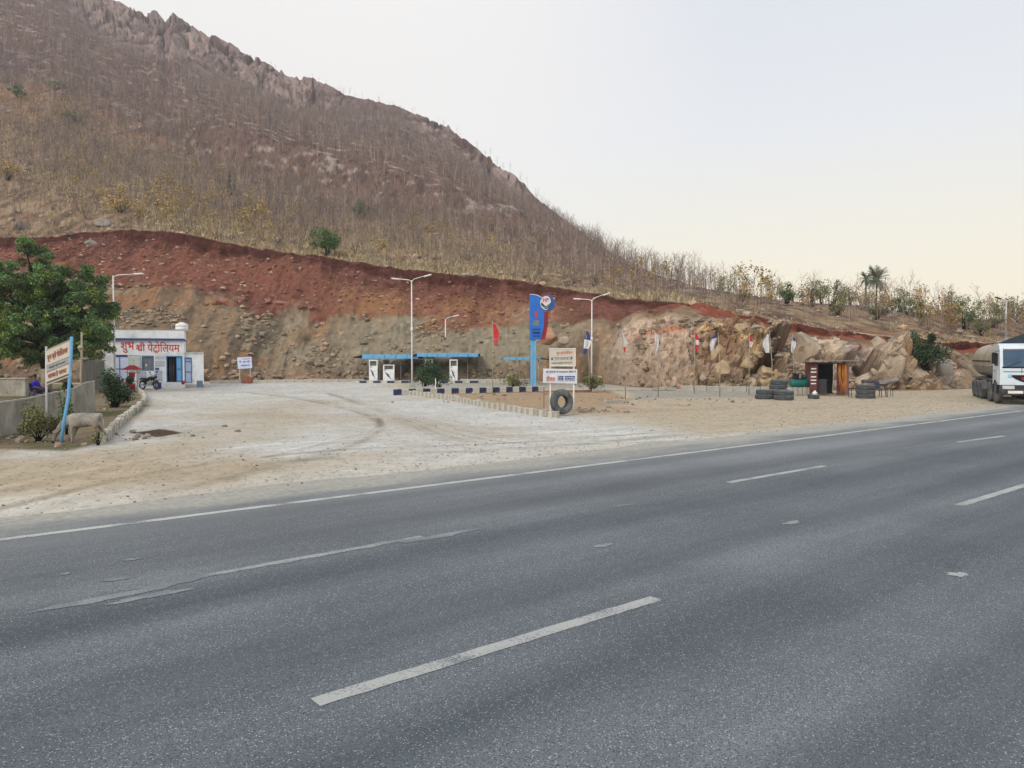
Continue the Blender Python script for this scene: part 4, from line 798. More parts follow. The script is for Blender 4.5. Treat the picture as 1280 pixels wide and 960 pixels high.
# ---------------------------------------------------------------- office building
YB = 56.0; xw = lambda x, Y=YB: (x-640)/F*Y; zw = lambda y, Y=YB: CAMH+(HZ-y)/F*Y
ob = thing('petrol_office', (xw(190), YB, 0), .38, 'white flat-roofed office with red Hindi lettering and blue stripe', 'building')
ob.scale = (.915, 1, 1)
def lx(x): return xw(x)-xw(190)
def bx(mb, x0, x1, y0, y1, d0, d1): mb.box(((lx(x0)+lx(x1))/2, (d0+d1)/2, (zw(y0)+zw(y1))/2), (abs(lx(x1)-lx(x0)), abs(d1-d0), abs(zw(y0)-zw(y1)))); return mb
ZB = HZ+CAMH*F/YB
mb = MB(); holes = [(144.5, 160.5, 443.5, 481), (177.5, 192.5, 444.5, 463.5), (208, 228.5, 445, 478)]
xs = [130] + [v for h in holes for v in h[:2]] + [230.5]
for i in range(0, len(xs)-1, 2): bx(mb, xs[i], xs[i+1], 424, ZB, 0, .22)
for h in holes: bx(mb, h[0], h[1], 424, h[2], 0, .22); bx(mb, h[0], h[1], h[3], ZB, 0, .22)
bx(mb, 130, 133, 424, ZB, .221, 6); bx(mb, 227.5, 230.5, 424, ZB, .221, 6); bx(mb, 133.1, 227.4, 424, ZB, 5.8, 6)
mb.build('wall', white_w, ob)
bx(MB(), 133, 231, 412.5, 423.0, -.12, 6.2).build('parapet', white_w, ob); bx(MB(), 132.8, 231.3, 423.2, 425.6, -.16, 6.25).build('blue_band', dblue, ob); bx(MB(), 133.2, 230.8, 411.6, 412.3, -.16, 6.25).build('coping', conc, ob)
# lettering: the syllables set one by one
T = text('शुभ', .78, redt, (lx(160.5), -.012, zw(434.5)), FR, ob, width=.95, bold=.010); text('शी', .66, redt, (lx(176.5), -.012, zw(433.2)), FR, ob, width=.66, bold=.014); MB().box((lx(174.9), -.014, zw(437.2)), (.20, .012, .055), RY(-.65)).build('lettering', redt, ob)
text('पेटोिलयम', .74, redt, (lx(205), -.012, zw(433.5)), FR, ob, width=2.35, bold=.010)
mb = MB(); mb.box((lx(194.2), -.012, zw(440.5)), (.2, .012, .045), RY(.6)); mb.box((lx(196.6), -.012, zw(440.5)), (.2, .012, .045), RY(-.6)); mb.build('lettering', redt, ob)
# left door: two white leaves, blue frame
bx(MB(), 144.6, 160.4, 446.2, 481, .06, .10).build('double_door', mat('pale_blue_door', lin((214, 224, 246)), lin((200, 210, 236)), 2, .5), ob)
mb = MB(); bx(mb, 144.6, 160.4, 443.6, 446.1, .03, .10); bx(mb, 150.1, 150.8, 446.2, 481, .03, .059); bx(mb, 144.6, 160.4, 460.4, 461.2, .02, .029); mb.build('door_frame', dblue, ob)
# window
w = bx(MB(), 178.6, 191.4, 446.2, 462.6, .12, .14).build('window', mat('hazy_pane', lin((130, 140, 158)), lin((100, 112, 132)), 1.5, .25, spec=.5), ob)
mb = MB(); bx(mb, 177.6, 192.4, 444.6, 446.1, .0, .15); bx(mb, 177.6, 178.5, 446.2, 462.6, .0, .15); bx(mb, 191.5, 192.4, 446.2, 462.6, .0, .15); bx(mb, 177.6, 192.4, 462.7, 463.4, .0, .15)
mb.build('window_frame', mat('weathered_blue', lin((96, 130, 165)), lin((80, 112, 146)), 3, .6), w)
mb = MB()
for i in range(7): bx(mb, 180.2+i*1.65, 180.45+i*1.65, 446.2, 462.6, .05, .07)
mb.build('window_bar', steel, w); bx(MB(), 181.5, 184, 455, 458, .03, .04).build('paper', boardw, w)
# open door with one blue leaf swung out, near-black sheet behind as the room's painted shade
bx(MB(), 208.3, 228.4, 445.2, 478, 1.9, 1.95).build('room_shade_sheet', dark, ob)
mb = MB(); bx(mb, 208.1, 208.9, 445.1, 478, -.02, .2); bx(mb, 208.9, 228, 445.1, 446, -.02, .2); bx(mb, 227.8, 228.5, 446, 478, -.02, .2); mb.build('door_frame', blue_p, ob)
d = bx(MB(), 220.5, 227.6, 446.2, 477.6, .0, .05).build('door', blue_p, ob); bx(MB(), 221.5, 226.6, 448, 461, -.02, -.001).build('panel', lblue, d); bx(MB(), 221.5, 226.6, 463, 476, -.02, -.001).build('panel', lblue, d)
mb = MB()
for i in range(3): mb.tube([(lx(212+2.4*i), .5, zw(446)), (lx(212+2.4*i), .5, zw(478))], .05, 6)
mb.build('curtain_fold', mat('grey_curtain', lin((120, 118, 116)), lin((84, 82, 82)), 3, .9), ob)
bx(MB(), 207.5, 232, 479, ZB+.2, -1.2, -.05).build('step', wpaint, ob)
# notices painted on the wall
def notice(x0, x1, y0, y1, m, rim=None, lines=0, name='notice', lm=None):
    o = bx(MB(), x0, x1, y0, y1, -.02, -.002).build(name, m, ob); 
    if rim: mb = MB(); bx(mb, x0-.3, x1+.3, y0-.5, y0-.02, -.024, -.002); bx(mb, x0-.3, x1+.3, y1+.02, y1+.5, -.024, -.002); bx(mb, x0-.4, x0-.02, y0, y1, -.024, -.002); bx(mb, x1+.02, x1+.4, y0, y1, -.024, -.002); mb.build('rim', rim, o)
    r_ = random.Random(int(x0*10)); mb = MB()
    for i in range(lines):
        y = y0+(y1-y0)*(i+.7)/(lines+.4); x = x0+.7
        while x < x1-1.2: w_ = r_.uniform(.5, 1.8); bx(mb, x, min(x+w_, x1-.6), y, y+.45, -.026, -.0205); x += w_+.45
    if lines: mb.build('print', lm or mat('grey_print', lin((120, 128, 140)), None, 5, .8), o)
notice(162, 176, 444.5, 463, mat('poster', lin((206, 214, 210)), lin((190, 200, 194)), 3, .8, dirt=(lin((130, 145, 125)), 5, .8)), mat('grey_print', lin((120, 128, 140)), None, 5, .8))
notice(193.8, 206.3, 444.5, 449.5, boardw, None, 1); notice(193.8, 206.3, 450.8, 458.2, mat('pale_notice', lin((205, 214, 220)), None, 3, .7), None, 3); notice(194, 198.8, 459.6, 462.8, dblue, None, 1, lm=boardw); notice(194, 202, 464, 476, mat('pale_panel', lin((206, 216, 232)), None, 3, .7), mat('grey_rim', lin((105, 112, 130)), None, 3, .7), 5)
notice(173.4, 182, 465, 476, mat('pale_panel', lin((206, 216, 232)), None, 3, .7), txt_nv, 5)
# annex
an = thing('washroom_annex', (xw(190)-.1, YB+.25, 0), .38, 'low whitewashed annex with blue-framed door right of the office', 'building')
an.scale = (.895, 1, .98)
mb = MB(); bx(mb, 230.6, 232, 440.5, ZB, 0, 4); bx(mb, 241.5, 257, 440.5, ZB, 0, .2); bx(mb, 232, 241.5, 440.5, 446, 0, .2); bx(mb, 254.5, 257, 440.5, ZB, .201, 4); bx(mb, 230.6, 257, 439.7, 440.4, -.08, 4.1); mb.build('wall', white_w, an)
mb = MB(); bx(mb, 232.1, 233, 446.1, 479, -.03, .12); bx(mb, 240.2, 241.4, 446.1, 479, -.03, .12); bx(mb, 233, 240.2, 446.1, 447.6, -.03, .12); bx(mb, 233, 240.2, 451, 452, -.01, .12); bx(mb, 233, 240.2, 464.4, 465.2, -.01, .12); bx(mb, 233, 240.2, 478, 479, -.01, .12); mb.build('door_frame', blue_p, an)
bx(MB(), 233, 240.2, 447.6, 478, .07, .1).build('door', mat('pale_blue_door', (1, 1, 1)), an)
bx(MB(), 229, 258, 481, ZB+.1, -.9, -.01).build('plinth', conc, an)
# water tank on the roof
tk = thing('water_tank', (xw(210.5), YB+2.4, zw(412)), 0, 'white plastic water tank on the office roof', 'water tank')
MB().lathe([(0, 0), (.44, 0), (.46, .05), (.46, .26), (.43, .28), (.46, .30), (.46, .44), (.38, .52), (.18, .58), (0, .58)], n=20).build('tank_body', wpaint, tk); MB().lathe([(.17, .55), (.17, .63), (0, .64)], n=12).build('lid', wpaint, tk)
mb = MB(); mb.tube([(-.75, 0, 0), (-.75, 0, .5), (-.45, 0, .5)], .03); mb.build('pipe', steel, tk)
# things in front of the office -------------------------------------------
b = thing('fire_bucket', (xw(228.6, 55), 55.0, .32), 0, 'red bucket on the step of the open office door', 'bucket'); MB().lathe([(0, 0), (.1, 0), (.14, .26), (.125, .26), (.09, .03)], n=12).build('bucket_body', redp, b)
def fire_stand():
    o = thing('fire_bucket_stand', (xw(165.3, 52.5), 52.5, 0), 0, 'red fire bucket stand with small pitched roof before the office', 'fire stand')
    mb = MB(); mb.tube([(-.33, 0, 0), (-.33, 0, 1.55)], .022); mb.tube([(.33, 0, 0), (.33, 0, 1.55)], .022); mb.tube([(-.5, 0, 1.22), (.5, 0, 1.22)], .018); mb.tube([(-.36, 0, .62), (.36, 0, .62)], .018); mb.build('frame', redp, o)
    mb = MB(); mb.add([(-.62, -.25, 1.44), (.62, -.25, 1.44), (.18, 0, 1.72), (-.18, 0, 1.72), (-.62, .25, 1.44), (.62, .25, 1.44), (-.62, -.25, 1.41), (.62, -.25, 1.41), (-.62, .25, 1.41), (.62, .25, 1.41)], [(0, 1, 3 - 1, 3), (5, 4, 3, 2), (4, 0, 3), (1, 5, 2), (6, 7, 1, 0), (9, 8, 4, 5), (8, 6, 0, 4), (7, 9, 5, 1), (7, 6, 8, 9)]); mb.build('roof', redp, o)
    for (x, z) in ((0, .78), (0, .06), (-.24, .30)):
        k = MB().lathe([(0, -.0), (.14, .02), (.19, .2), (.21, .42), (.19, .42), (.13, .04)], (x, -.06, z), 14).build('bucket', redp, o); MB().tube([(x-.19, -.06, z+.4), (x-.1, -.06, z+.52), (x+.1, -.06, z+.52), (x+.19, -.06, z+.4)], .01, 5).build('handle', steel, k)
    fire_stand.o = o
fire_stand()
def torus_prof(R, r, n=10, sq=1.0): return [(R+r*math.cos(2*math.pi*i/n), sq*r*math.sin(2*math.pi*i/n)) for i in range(n)]
def motorbike():
    o = thing('motorcycle', (xw(186.5, 54), 54.0, 0), math.radians(-22), 'black motorcycle parked facing out beside the office door', 'motorcycle')
    for x in (.66, -.66):
        w_ = MB().lathe(torus_prof(.27, .055), (x, 0, .31), 22, RX(math.pi/2), close=True).build('wheel', black, o); mb = MB()
        for k in range(8): a = k*math.pi/4; mb.tube([(x, 0, .31), (x+.23*math.cos(a), 0, .31+.23*math.sin(a))], .006, 4)
        mb.tube([(x, -.05, .31), (x, .05, .31)], .05, 8); mb.build('spoke', steel, w_)
    mb = MB(); mb.tube([(.66, .08, .31), (.48, .08, .92)], .025); mb.tube([(.66, -.08, .31), (.48, -.08, .92)], .025); mb.tube([(.46, 0, .9), (.1, 0, .55), (-.1, 0, .35), (.25, 0, .3), (.46, 0, .8)], .03); mb.tube([(-.66, .09, .31), (-.15, .09, .42)], .025); mb.tube([(-.66, -.09, .31), (-.15, -.09, .42)], .025); mb.build('frame', dark, o)
    mb = MB(); mb.lathe([(0, -.28), (.1, -.24), (.15, -.05), (.15, .12), (.09, .27), (0, .3)], (.18, 0, .78), 12, RY(math.pi/2)); mb.build('fuel_tank', mat('black_gloss', (.02, .02, .025), None, 3, .2), o)
    mb = MB(); mb.box((-.36, 0, .77), (.7, .24, .1), RY(.05), bev=.03); mb.build('saddle', black, o); MB().box((-.32, 0, .58), (.5, .26, .26), RY(.1), bev=.05).build('side_cover', mat('black_gloss', (1, 1, 1)), o)
    mb = MB(); mb.box((.02, 0, .42), (.34, .26, .3), bev=.04); mb.lathe([(.0, -.12), (.12, -.1), (.12, .1), (0, .12)], (.12, 0, .5), 10); mb.build('engine', steel, o)
    mb = MB(); mb.tube([(.42, -.36, 1.06), (.46, -.15, 1.0), (.46, .15, 1.0), (.42, .36, 1.06)], .018); mb.build('handlebar', dark, o); MB().lathe([(0, -.07), (.09, -.05), (.1, .06), (0, .07)], (.58, 0, .88), 12, RY(math.pi/2)).build('headlight', glass, o)
    mb = MB(); mb.tube([(.45, .2, 1.0), (.4, .3, 1.2)], .01); mb.tube([(.45, -.2, 1.0), (.4, -.3, 1.2)], .01); mb.box((.39, .31, 1.22), (.03, .12, .08)); mb.box((.39, -.31, 1.22), (.03, .12, .08)); mb.build('mirror', dark, o)
    mb = MB(); mb.tube([(.05, -.16, .28), (-.4, -.17, .3), (-.85, -.17, .42)], [.02, .045, .045], 8); mb.build('exhaust', steel, o)
    mb = MB(); mb.box((-.75, 0, .68), (.3, .12, .03), RY(.4)); mb.box((.68, 0, .62), (.4, .12, .02), RY(-.1)); mb.build('mudguard', dark, o)
motorbike()
for (x, z, lab) in ((197.5, .0, 'blue and white plastic drum standing behind the motorcycle'), (249.5, .12, 'small grey blue tub at the foot of the annex wall')):
    b = thing('plastic_drum', (xw(x, 55.3), 55.3, z), 0, lab, 'drum'); MB().lathe([(0, 0), (.2, 0), (.22, .05), (.21, .35), (.22, .42), (.17, .46), (0, .46)], n=14).build('drum_body', dblue if x < 200 else mat('grey_blue', lin((120, 140, 170)), None, 3, .6), b); MB().lathe([(.18, .46), (.18, .55), (0, .56)], n=14).build('lid', wpaint, b)
# tin shed left of the office
sh = thing('tin_shed', (xw(110, 53), 53, 0), 0, 'grey corrugated tin wall with a dark opening left of the office', 'shed')
mb = MB(); a0, a1 = xw(103, 53)-xw(110, 53), xw(131, 53)-xw(110, 53); n = 30; vs = []
for i in range(n+1):
    x = a0+(a1-a0)*i/n
    for z in (0.0, 2.0): vs.append((x, .04*math.sin(i*math.pi/1.5), z))
mb.add(vs, [(2*i, 2*i+2, 2*i+3, 2*i+1) for i in range(n)]); mb.box(((a0+a1)/2, .08, 2.05), (a1-a0+.1, .06, .06)); mb.build('tin_sheet', tin, sh)
mb = MB(); c = xw(88, 53)-xw(110, 53); mb.box(((c+a0)/2, 1.6, 1.0), (a0-c, .1, 2.3)); mb.build('dark_back', dark, sh); mb = MB(); mb.box(((c+a0)/2-.0, .8, 2.2), (a0-c+.5, 2.0, .07), RX(.08)); mb.build('roof_sheet', tin, sh); mb = MB(); mb.tube([(c, 0, 0), (c, 0, 2.15)], .05); mb.build('corner_post', wood, sh)

# ---------------------------------------------------------------- lamps and poles
def lamp(x, ybase_Y, ytop, arms, label, name='street_lamp', zb=0.0, r=.055):
    Y = ybase_Y; X = (x-640)/F*Y; H = CAMH+(HZ-ytop)/F*Y; o = thing(name, (X, Y, zb), 0, label, 'street lamp'); H -= zb
    mb = MB(); mb.tube([(0, 0, 0), (0, 0, H*.55), (0, 0, H)], [r*1.25, r, r*.7], 8); mb.tube([(0, 0, H*.52), (0, 0, H*.56)], r*1.7, 8); mb.build('pole', wpaint if name == 'street_lamp' else steel, o); MB().box((0, 0, .12), (.34, .34, .24)).build('base', conc, o)
    for (dx, dz) in arms:
        d_ = dx/F*Y; e = dz/F*Y; a = MB().tube([(0, 0, H-.1), (d_*.15, 0, H+e*.3), (d_*.7, 0, H+e*.9)], .03, 6).build('arm', wpaint, o)
        s_ = 1 if dx > 0 else -1; mb = MB(); mb.box((d_*.7+s_*.28, 0, H+e), (.62, .26, .10), RY(-math.atan2(e, d_)*s_ if dx > 0 else math.atan2(e, -d_)), bev=.03); mb.build('lamp_head', wpaint if name == 'street_lamp' else dark, a)
    return o
lamp(143.5, 50, 345, [(38, 2)], 'white street lamp with one arm in front of the white office'); lamp(515, 59, 351, [(-22, 2), (22, 6)], 'tall white double-armed lamp behind the bushes by the fuel pumps'); lamp(557, 76, 399, [(14, 4)], 'shorter single-armed lamp between the two fuel pumps', r=.06); lamp(739.5, 62, 375, [(-20, 1), (20, 7)], 'white double-armed lamp right of the twin signboards')
p = surf(1255, 425, 4.5); lamp(1256, p.y, 376, [(-9, 3)], 'grey street lamp with dark head standing behind the tanker', 'roadside_lamp', p.z, .09)
for (x, y, Y) in ((1049, 352, 120), (1178, 372, 125)):
    H = 3.6; p = surf(x, 385 if x < 1100 else 400, 6.5); o = thing('utility_pole', p, 0, 'thin utility pole with crossarm beyond the %s of the rise' % ('palm trees' if x < 1100 else 'green thorn tree'), 'utility pole'); zt = CAMH+(HZ-y)/F*p.y-p.z
    MB().tube([(0, 0, -.3), (0, 0, zt)], .09, 6).build('pole', steel, o); MB().box((0, 0, zt-.5), (1.1, .1, .1)).build('crossarm', steel, o)
# plain poles
o = MB().tube([D(103, 492, 34.5)*1, D(101, 470, 34.5), D(102.5, 445, 34.5), D(103, 415, 34.5)], [.06, .055, .05, .04], 8).build('bamboo_pole', wood); tag(o, 'grey bamboo pole with cloth tied round it behind the leaning signboard', 'pole')
MB().lathe([(0, -.1), (.1, -.06), (.13, .03), (.07, .12), (0, .13)], D(101.3, 435, 34.5), 8).build('tied_rag', wood, o)
o = MB().tube([G(1255, 520)*0+D(422+258, 514, 31.6), D(680, 484, 31.6)], .015, 5).build('iron_rod', mat('rusty_iron', lin((110, 96, 88)), None, 4, .9)); tag(o, 'thin iron rod standing in the island left of the twin signboards', 'rod')
o = MB().tube([D(544.5, 490, 47.5), D(544.5, 473, 47.5)], .03, 5).build('marker_post', wpaint); tag(o, 'thin white post beside the striped kerb and dark bushes', 'post')
# flags --------------------------------------------------------------------
def flag(x, yb, yt, fx, fy0, fy1, cols, label, lean=0, wpx=7):
    Y = F*CAMH/(yb-HZ); X = (x-640)/F*Y; H = CAMH+(HZ-yt)/F*Y; k = Y/F; o = thing('flag_pole', (X, Y, 0), 0, label, 'flag')
    MB().tube([(0, 0, 0), (0, 0, H*.5), (lean*k, 0, H)], [.028, .024, .018], 6).build('pole', wood, o)
    za = H-(fy0-yt)*k; zb = za-(fy1-fy0)*k; r_ = random.Random(x); n = 9; m_ = 5; ph = r_.uniform(0, 6)
    verts = []
    for i in range(n):
        t = i/(n-1)
        for j in range(m_):
            u = j/(m_-1); wx = (fx*t*1.0 + u*wpx*(0.55+.6*math.sin(math.pi*min(1, t*1.1))))*k; verts.append((lean*k*(1-t*.25)+wx, .07*math.sin(3.2*u*3+ph+t*4), za+(zb-za)*t-u*.10*(1-t)))
    nb = len(cols)
    for c_i, (cm, lo, hi) in enumerate(cols):
        i0, i1 = int(round(lo*(n-1))), int(round(hi*(n-1))); mb = MB(); mb.add(verts[i0*m_:(i1+1)*m_], [(i*m_+j, i*m_+j+1, (i+1)*m_+j+1, (i+1)*m_+j) for i in range(i1-i0) for j in range(m_-1)], True); mb.build('cloth', cm, o)
    return o
cr_ = mat('red_cloth', lin((214, 62, 66)), lin((190, 50, 56)), 3, .9); cw = mat('white_cloth', lin((214, 214, 218)), lin((196, 196, 202)), 3, .9); cb = mat('blue_cloth', lin((62, 82, 150)), lin((50, 70, 130)), 3, .9); cp = mat('faded_red_cloth', lin((200, 100, 104)), lin((180, 84, 90)), 3, .9)
flag(616, 491, 402, 2, 404, 433, [(cr_, 0, .62), (cp, .62, 1)], 'tattered red flag on a thin pole left of the blue pylon sign', wpx=6); flag(736.5, 490.5, 411, -4, 413, 443, [(cb, 0, .38), (cw, .38, .7), (cb, .7, 1)], 'blue and white flag right of the twin signboards', lean=-5)
flag(782, 499, 411, 2, 413, 440, [(cw, 0, .7), (cr_, .7, 1)], 'white flag with red tip before the left end of the outcrop', lean=-6, wpx=4); flag(823, 496, 413, -1, 415, 444, [(cw, 0, 1)], 'plain white flag, limp, before the pale part of the outcrop', lean=-5, wpx=5)
flag(868, 492, 412, 1, 415, 440, [(cr_, 0, .35), (cw, .35, .65), (cr_, .65, 1)], 'red, white and red flag left of the blue cornered flag', wpx=5); flag(900, 496, 416, -6, 417, 438, [(cb, 0, .3), (cw, .3, 1)], 'white flag with blue corner blown to the left by the ochre rock', lean=-3, wpx=-7)
flag(936.5, 494, 415, 0, 419, 434, [(cr_, 0, .55), (cw, .55, 1)], 'small red and white flag right of the ochre rock', wpx=4); flag(965, 493, 414, -1, 417, 441, [(cw, 0, 1)], 'white square flag above the tyre piles', lean=-4, wpx=-7); flag(992, 492, 418, -2, 420, 441, [(cb, 0, .3), (cw, .3, 1)], 'small blue and white flag above the air compressor', lean=-2, wpx=4)

# ---------------------------------------------------------------- canopies and pumps
def canopy(x0, x1, Y, y0, y1, posts, label, tipx=None, dep=4.0):
    o = thing('fuel_canopy', ((x0+x1)/2/F*Y-640/F*Y, Y, 0), 0, label, 'canopy'); c = (x0+x1)/2; k = Y/F; z0, z1 = CAMH+(HZ-y1)*k, CAMH+(HZ-y0)*k; w_ = (x1-x0)*k
    mb = MB(); nseg = max(4, int(w_/.9))
    for i in range(nseg): sg = w_/nseg; mb.box((-w_/2+sg*(i+.5), -.0, (z0+z1)/2), (sg-.03, .06, z1-z0), bev=.01)
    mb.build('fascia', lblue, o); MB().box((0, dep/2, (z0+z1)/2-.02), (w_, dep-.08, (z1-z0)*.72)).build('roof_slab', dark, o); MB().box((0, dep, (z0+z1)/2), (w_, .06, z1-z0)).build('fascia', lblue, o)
    if tipx: mb = MB(); q = (tipx-c)*k; e = -w_/2 if q < 0 else w_/2; mb.hexa([(q, 0, (z0+z1)/2-.12), (e, 0, z0+.03), (e, dep, z0+.03), (q, dep, (z0+z1)/2-.12), (q, 0, (z0+z1)/2-.06), (e, 0, z1-.03), (e, dep, z1-.03), (q, dep, (z0+z1)/2-.06)] if q < 0 else [(e, 0, z0+.03), (q, 0, (z0+z1)/2-.12), (q, dep, (z0+z1)/2-.12), (e, dep, z0+.03), (e, 0, z1-.03), (q, 0, (z0+z1)/2-.06), (q, dep, (z0+z1)/2-.06), (e, dep, z1-.03)]); mb.build('tapered_tip', dark, o)  # dark tapered end of the canopy slab
    for px in posts: mb = MB(); mb.tube([((px-c)*k, dep*.5, 0), ((px-c)*k, dep*.5, z0+.1)], .035, 8); mb.build('post', steel, o)
    return o
canopy(452.5, 523, 69.5, 443, 448.4, [497, 470], 'left blue-edged pump canopy over two white pumps', 441); canopy(521, 598, 69.3, 441.2, 446, [583, 545], 'right blue-edged pump canopy over two white pumps', 514); canopy(629, 662.5, 63, 446.4, 450, [650], 'short blue-edged canopy left of the blue pylon post', None, 3)
canopy(670.5, 676.5, 63, 446.6, 449.6, [674], 'stub of blue canopy right of the blue pylon post', 687, 3)
def pump(x0, x1, yt, yb, label, screen=True, hose=False):
    Y = F*CAMH/(yb-HZ); 
    Y = 67.4; k = Y/F; zb = CAMH+(HZ-yb)*k; o = thing('fuel_pump', (((x0+x1)/2-640)*k, Y, zb), .12, label, 'fuel pump'); w_ = (x1-x0)*k; H = (yb-yt)*k
    MB().box((0, 0, H*.30), (w_, .55, H*.60), bev=.02).build('cabinet', wpaint, o); mb = MB(); mb.box((-w_*.44, 0, H*.8), (w_*.12, .4, H*.40)); mb.box((w_*.44, 0, H*.8), (w_*.12, .4, H*.4)); mb.box((0, 0, H*.98), (w_*1.02, .46, H*.05)); mb.box((0, .1, H*.66), (w_*.75, .2, H*.12)); mb.build('upper_frame', wpaint, o)
    MB().box((0, .08, H*.85), (w_*.75, .12, H*.20)).build('display', mat('display_grey', lin((120, 130, 134)), lin((80, 90, 96)), 4, .3), o)
    mb = MB()
    for j in range(3):      # swoosh mark
        a = [(-.32+.09*j, .50-.10*j), (.0+.07*j, .36-.10*j), (.22, .05)]
        for q in range(2): mb.hexa([(a[q][0]*w_, -.282, (a[q][1])*H), (a[q+1][0]*w_, -.282, a[q+1][1]*H), (a[q+1][0]*w_, -.277, a[q+1][1]*H), (a[q][0]*w_, -.277, a[q][1]*H), (a[q][0]*w_, -.282, (a[q][1]+.06)*H), (a[q+1][0]*w_, -.282, (a[q+1][1]+.06-.05*q)*H), (a[q+1][0]*w_, -.277, (a[q+1][1]+.06-.05*q)*H), (a[q][0]*w_, -.277, (a[q][1]+.06)*H)])
    mb.build('swoosh_mark', txt_nv, o); mb = MB(); mb.tube([(-w_/2-.02, 0, H*.75), (-w_/2-.14, -.05, H*.4), (-w_/2-.05, 0, H*.3), (-w_/2-.03, 0, H*.6)], .02, 5); mb.build('hose', black, o)
pump(461.5, 472, 450, 475.8, 'tall white fuel pump with blue swoosh, leftmost of the four'); pump(479, 493, 456, 476, 'squat white fuel pump with blue swoosh right of the leftmost pump'); pump(531, 541, 449.5, 476, 'white fuel pump half hidden behind the dark bushes'); pump(562, 572, 449.5, 477, 'white fuel pump with blue swoosh right of the dark bushes')
def island(x0, x1, Y, label, z=.2):
    k = Y/F; o = thing('pump_island', (((x0+x1)/2-640)*k, Y, 0), 0, label, 'platform'); w_ = (x1-x0)*k; MB().box((0, 0, z/2), (w_, 1.6, z)).build('slab', conc, o); n = int(w_/.6)
    for i in range(n):
        q = MB().box((-w_/2+w_/n*(i+.5), -.84, z/2-.01), (w_/n-.02, .08, z)).build('painted_block', navy if i % 2 else kerbw, o)
island(443, 512, 67.6, 'low concrete island with dark striped edge under the left pumps'); island(524, 597, 67.6, 'low concrete island under the right pumps')
# ---------------------------------------------------------------- pylon sign
YP = 61.0; k = YP/F; py = thing('pylon_sign', ((666.5-640)*k, YP, 0), 0, 'tall blue fuel station pylon sign with round HP badge and red strip', 'sign')
mb = MB(); mb.box((-.13, 0, 2.0), (.17, .2, 4.0)); mb.box((.13, 0, 2.0), (.17, .2, 4.0)); mb.box((0, 0, 1.95), (.12, .12, 3.8)); mb.build('post', lblue, py)
def Z(y): return CAMH+(HZ-y)*k
def X(x): return (x-666.5)*k
brightb = mat('bright_blue_panel', lin((38, 112, 205)), lin((30, 98, 190)), 1.2, .4, dirt=(lin((90, 130, 180)), 3, .3))
def prism(mb, pts, y0, y1):
    n = len(pts); vs = [(a, y0, b) for a, b in pts]+[(a, y1, b) for a, b in pts]; mb.add(vs, [tuple(range(n)), tuple(range(2*n-1, n-1, -1))]+[(i, n+i, n+(i+1) % n, (i+1) % n) for i in range(n)]); return mb
prism(MB(), [(X(662), Z(424.5)), (X(676), Z(424.5)), (X(680), Z(405)), (X(680), Z(388)), (X(676.5), Z(373)), (X(671), Z(370)), (X(666), Z(369)), (X(662), Z(369))], -.2, .2).build('blue_panel', brightb, py)
prism(MB(), [(X(676.2), Z(424.3)), (X(681.5), Z(424)), (X(685), Z(405)), (X(685.5), Z(390)), (X(680.4), Z(390)), (X(680.3), Z(405))], -.14, .14).build('red_strip', mat('sign_red', lin((158, 34, 42)), lin((128, 28, 38)), 1.5, .5), py)
prism(MB(), [(X(676.8), Z(372.6)), (X(671), Z(369.7)), (X(666), Z(368.7)), (X(662), Z(368.7)), (X(662), Z(368.2)), (X(666), Z(368)), (X(671.5), Z(369.0)), (X(677.2), Z(372))], -.22, .22).build('white_edge', wpaint, py)
bd = MB().lathe([(0, -.22), (.60, -.22), (.62, -.18), (.62, .18), (.60, .22), (0, .22)], (X(683.7), 0, Z(379.5)), 32, RX(math.pi/2), sm=False).build('badge', mat('badge_blue', lin((44, 92, 170)), None, 2, .4), py)
# white shield on the badge
sh_ = []
for i in range(25): a = math.radians(100+i*10.4); sh_.append((math.cos(a)*.58, math.sin(a)*.58))
cxb, czb = X(683.7), Z(379.5)
prism(MB(), [(cxb-.02+.9*(x_-.05), czb+z_) for x_, z_ in [(-.12, .56), (-.36, .44), (-.54, .18), (-.56, -.06), (-.42, -.34), (-.18, -.52), (0, -.56), (.10, -.46), (.36, -.1), (.40, .16), (.30, .42), (.1, .56)]], -.245, -.222).build('white_shield', boardw, bd)
text('HP', .30, redt, (cxb-.10, -.25, czb+.26), FR, bd, width=.46, bold=.03)
for (o_, z_) in ((0, 0), (0, -.11)):
    mb = MB(); prism(mb, [(cxb-.55, czb+.02+z_), (cxb-.42, czb+.05+z_), (cxb-.1, czb-.26+z_*1.3), (cxb+.30, czb+.06+z_), (cxb+.36, czb+.01+z_), (cxb-.1, czb-.36+z_*1.3)], -.25, -.246); mb.build('chevron', mat('dark_green', lin((52, 84, 84)), None, 3, .5), bd)
mb = MB(); prism(mb, [(X(668.5), Z(397.5)), (X(671.5), Z(397)), (X(671.5), Z(389)), (X(668.5), Z(389.5))], -.215, -.201); mb.build('red_mark', redt, py)
mb = MB(); prism(mb, [(X(665.5), Z(407.5)), (X(673.5), Z(407.5)), (X(673.5), Z(400.5)), (X(666.5), Z(400.5))], -.215, -.201); mb.build('display_panel', mat('grey_display', lin((120, 135, 140)), None, 8, .5, dirt=(lin((50, 60, 60)), 14, 1)), py)
for y_ in (410.8, 415, 419): mb = MB(); prism(mb, [(X(665.5), Z(y_+2.6)), (X(675), Z(y_+2.6)), (X(675), Z(y_)), (X(665.5), Z(y_))], -.215, -.201); mb.build('price_panel', mat('price_navy', lin((22, 50, 110)), None, 8, .4) if y_ == 415 else mat('price_blue', lin((30, 80, 160)), None, 8, .4), py)
text('84.62', .10, boardw, (X(670), -.217, Z(416.4)), FR, py) if False else None
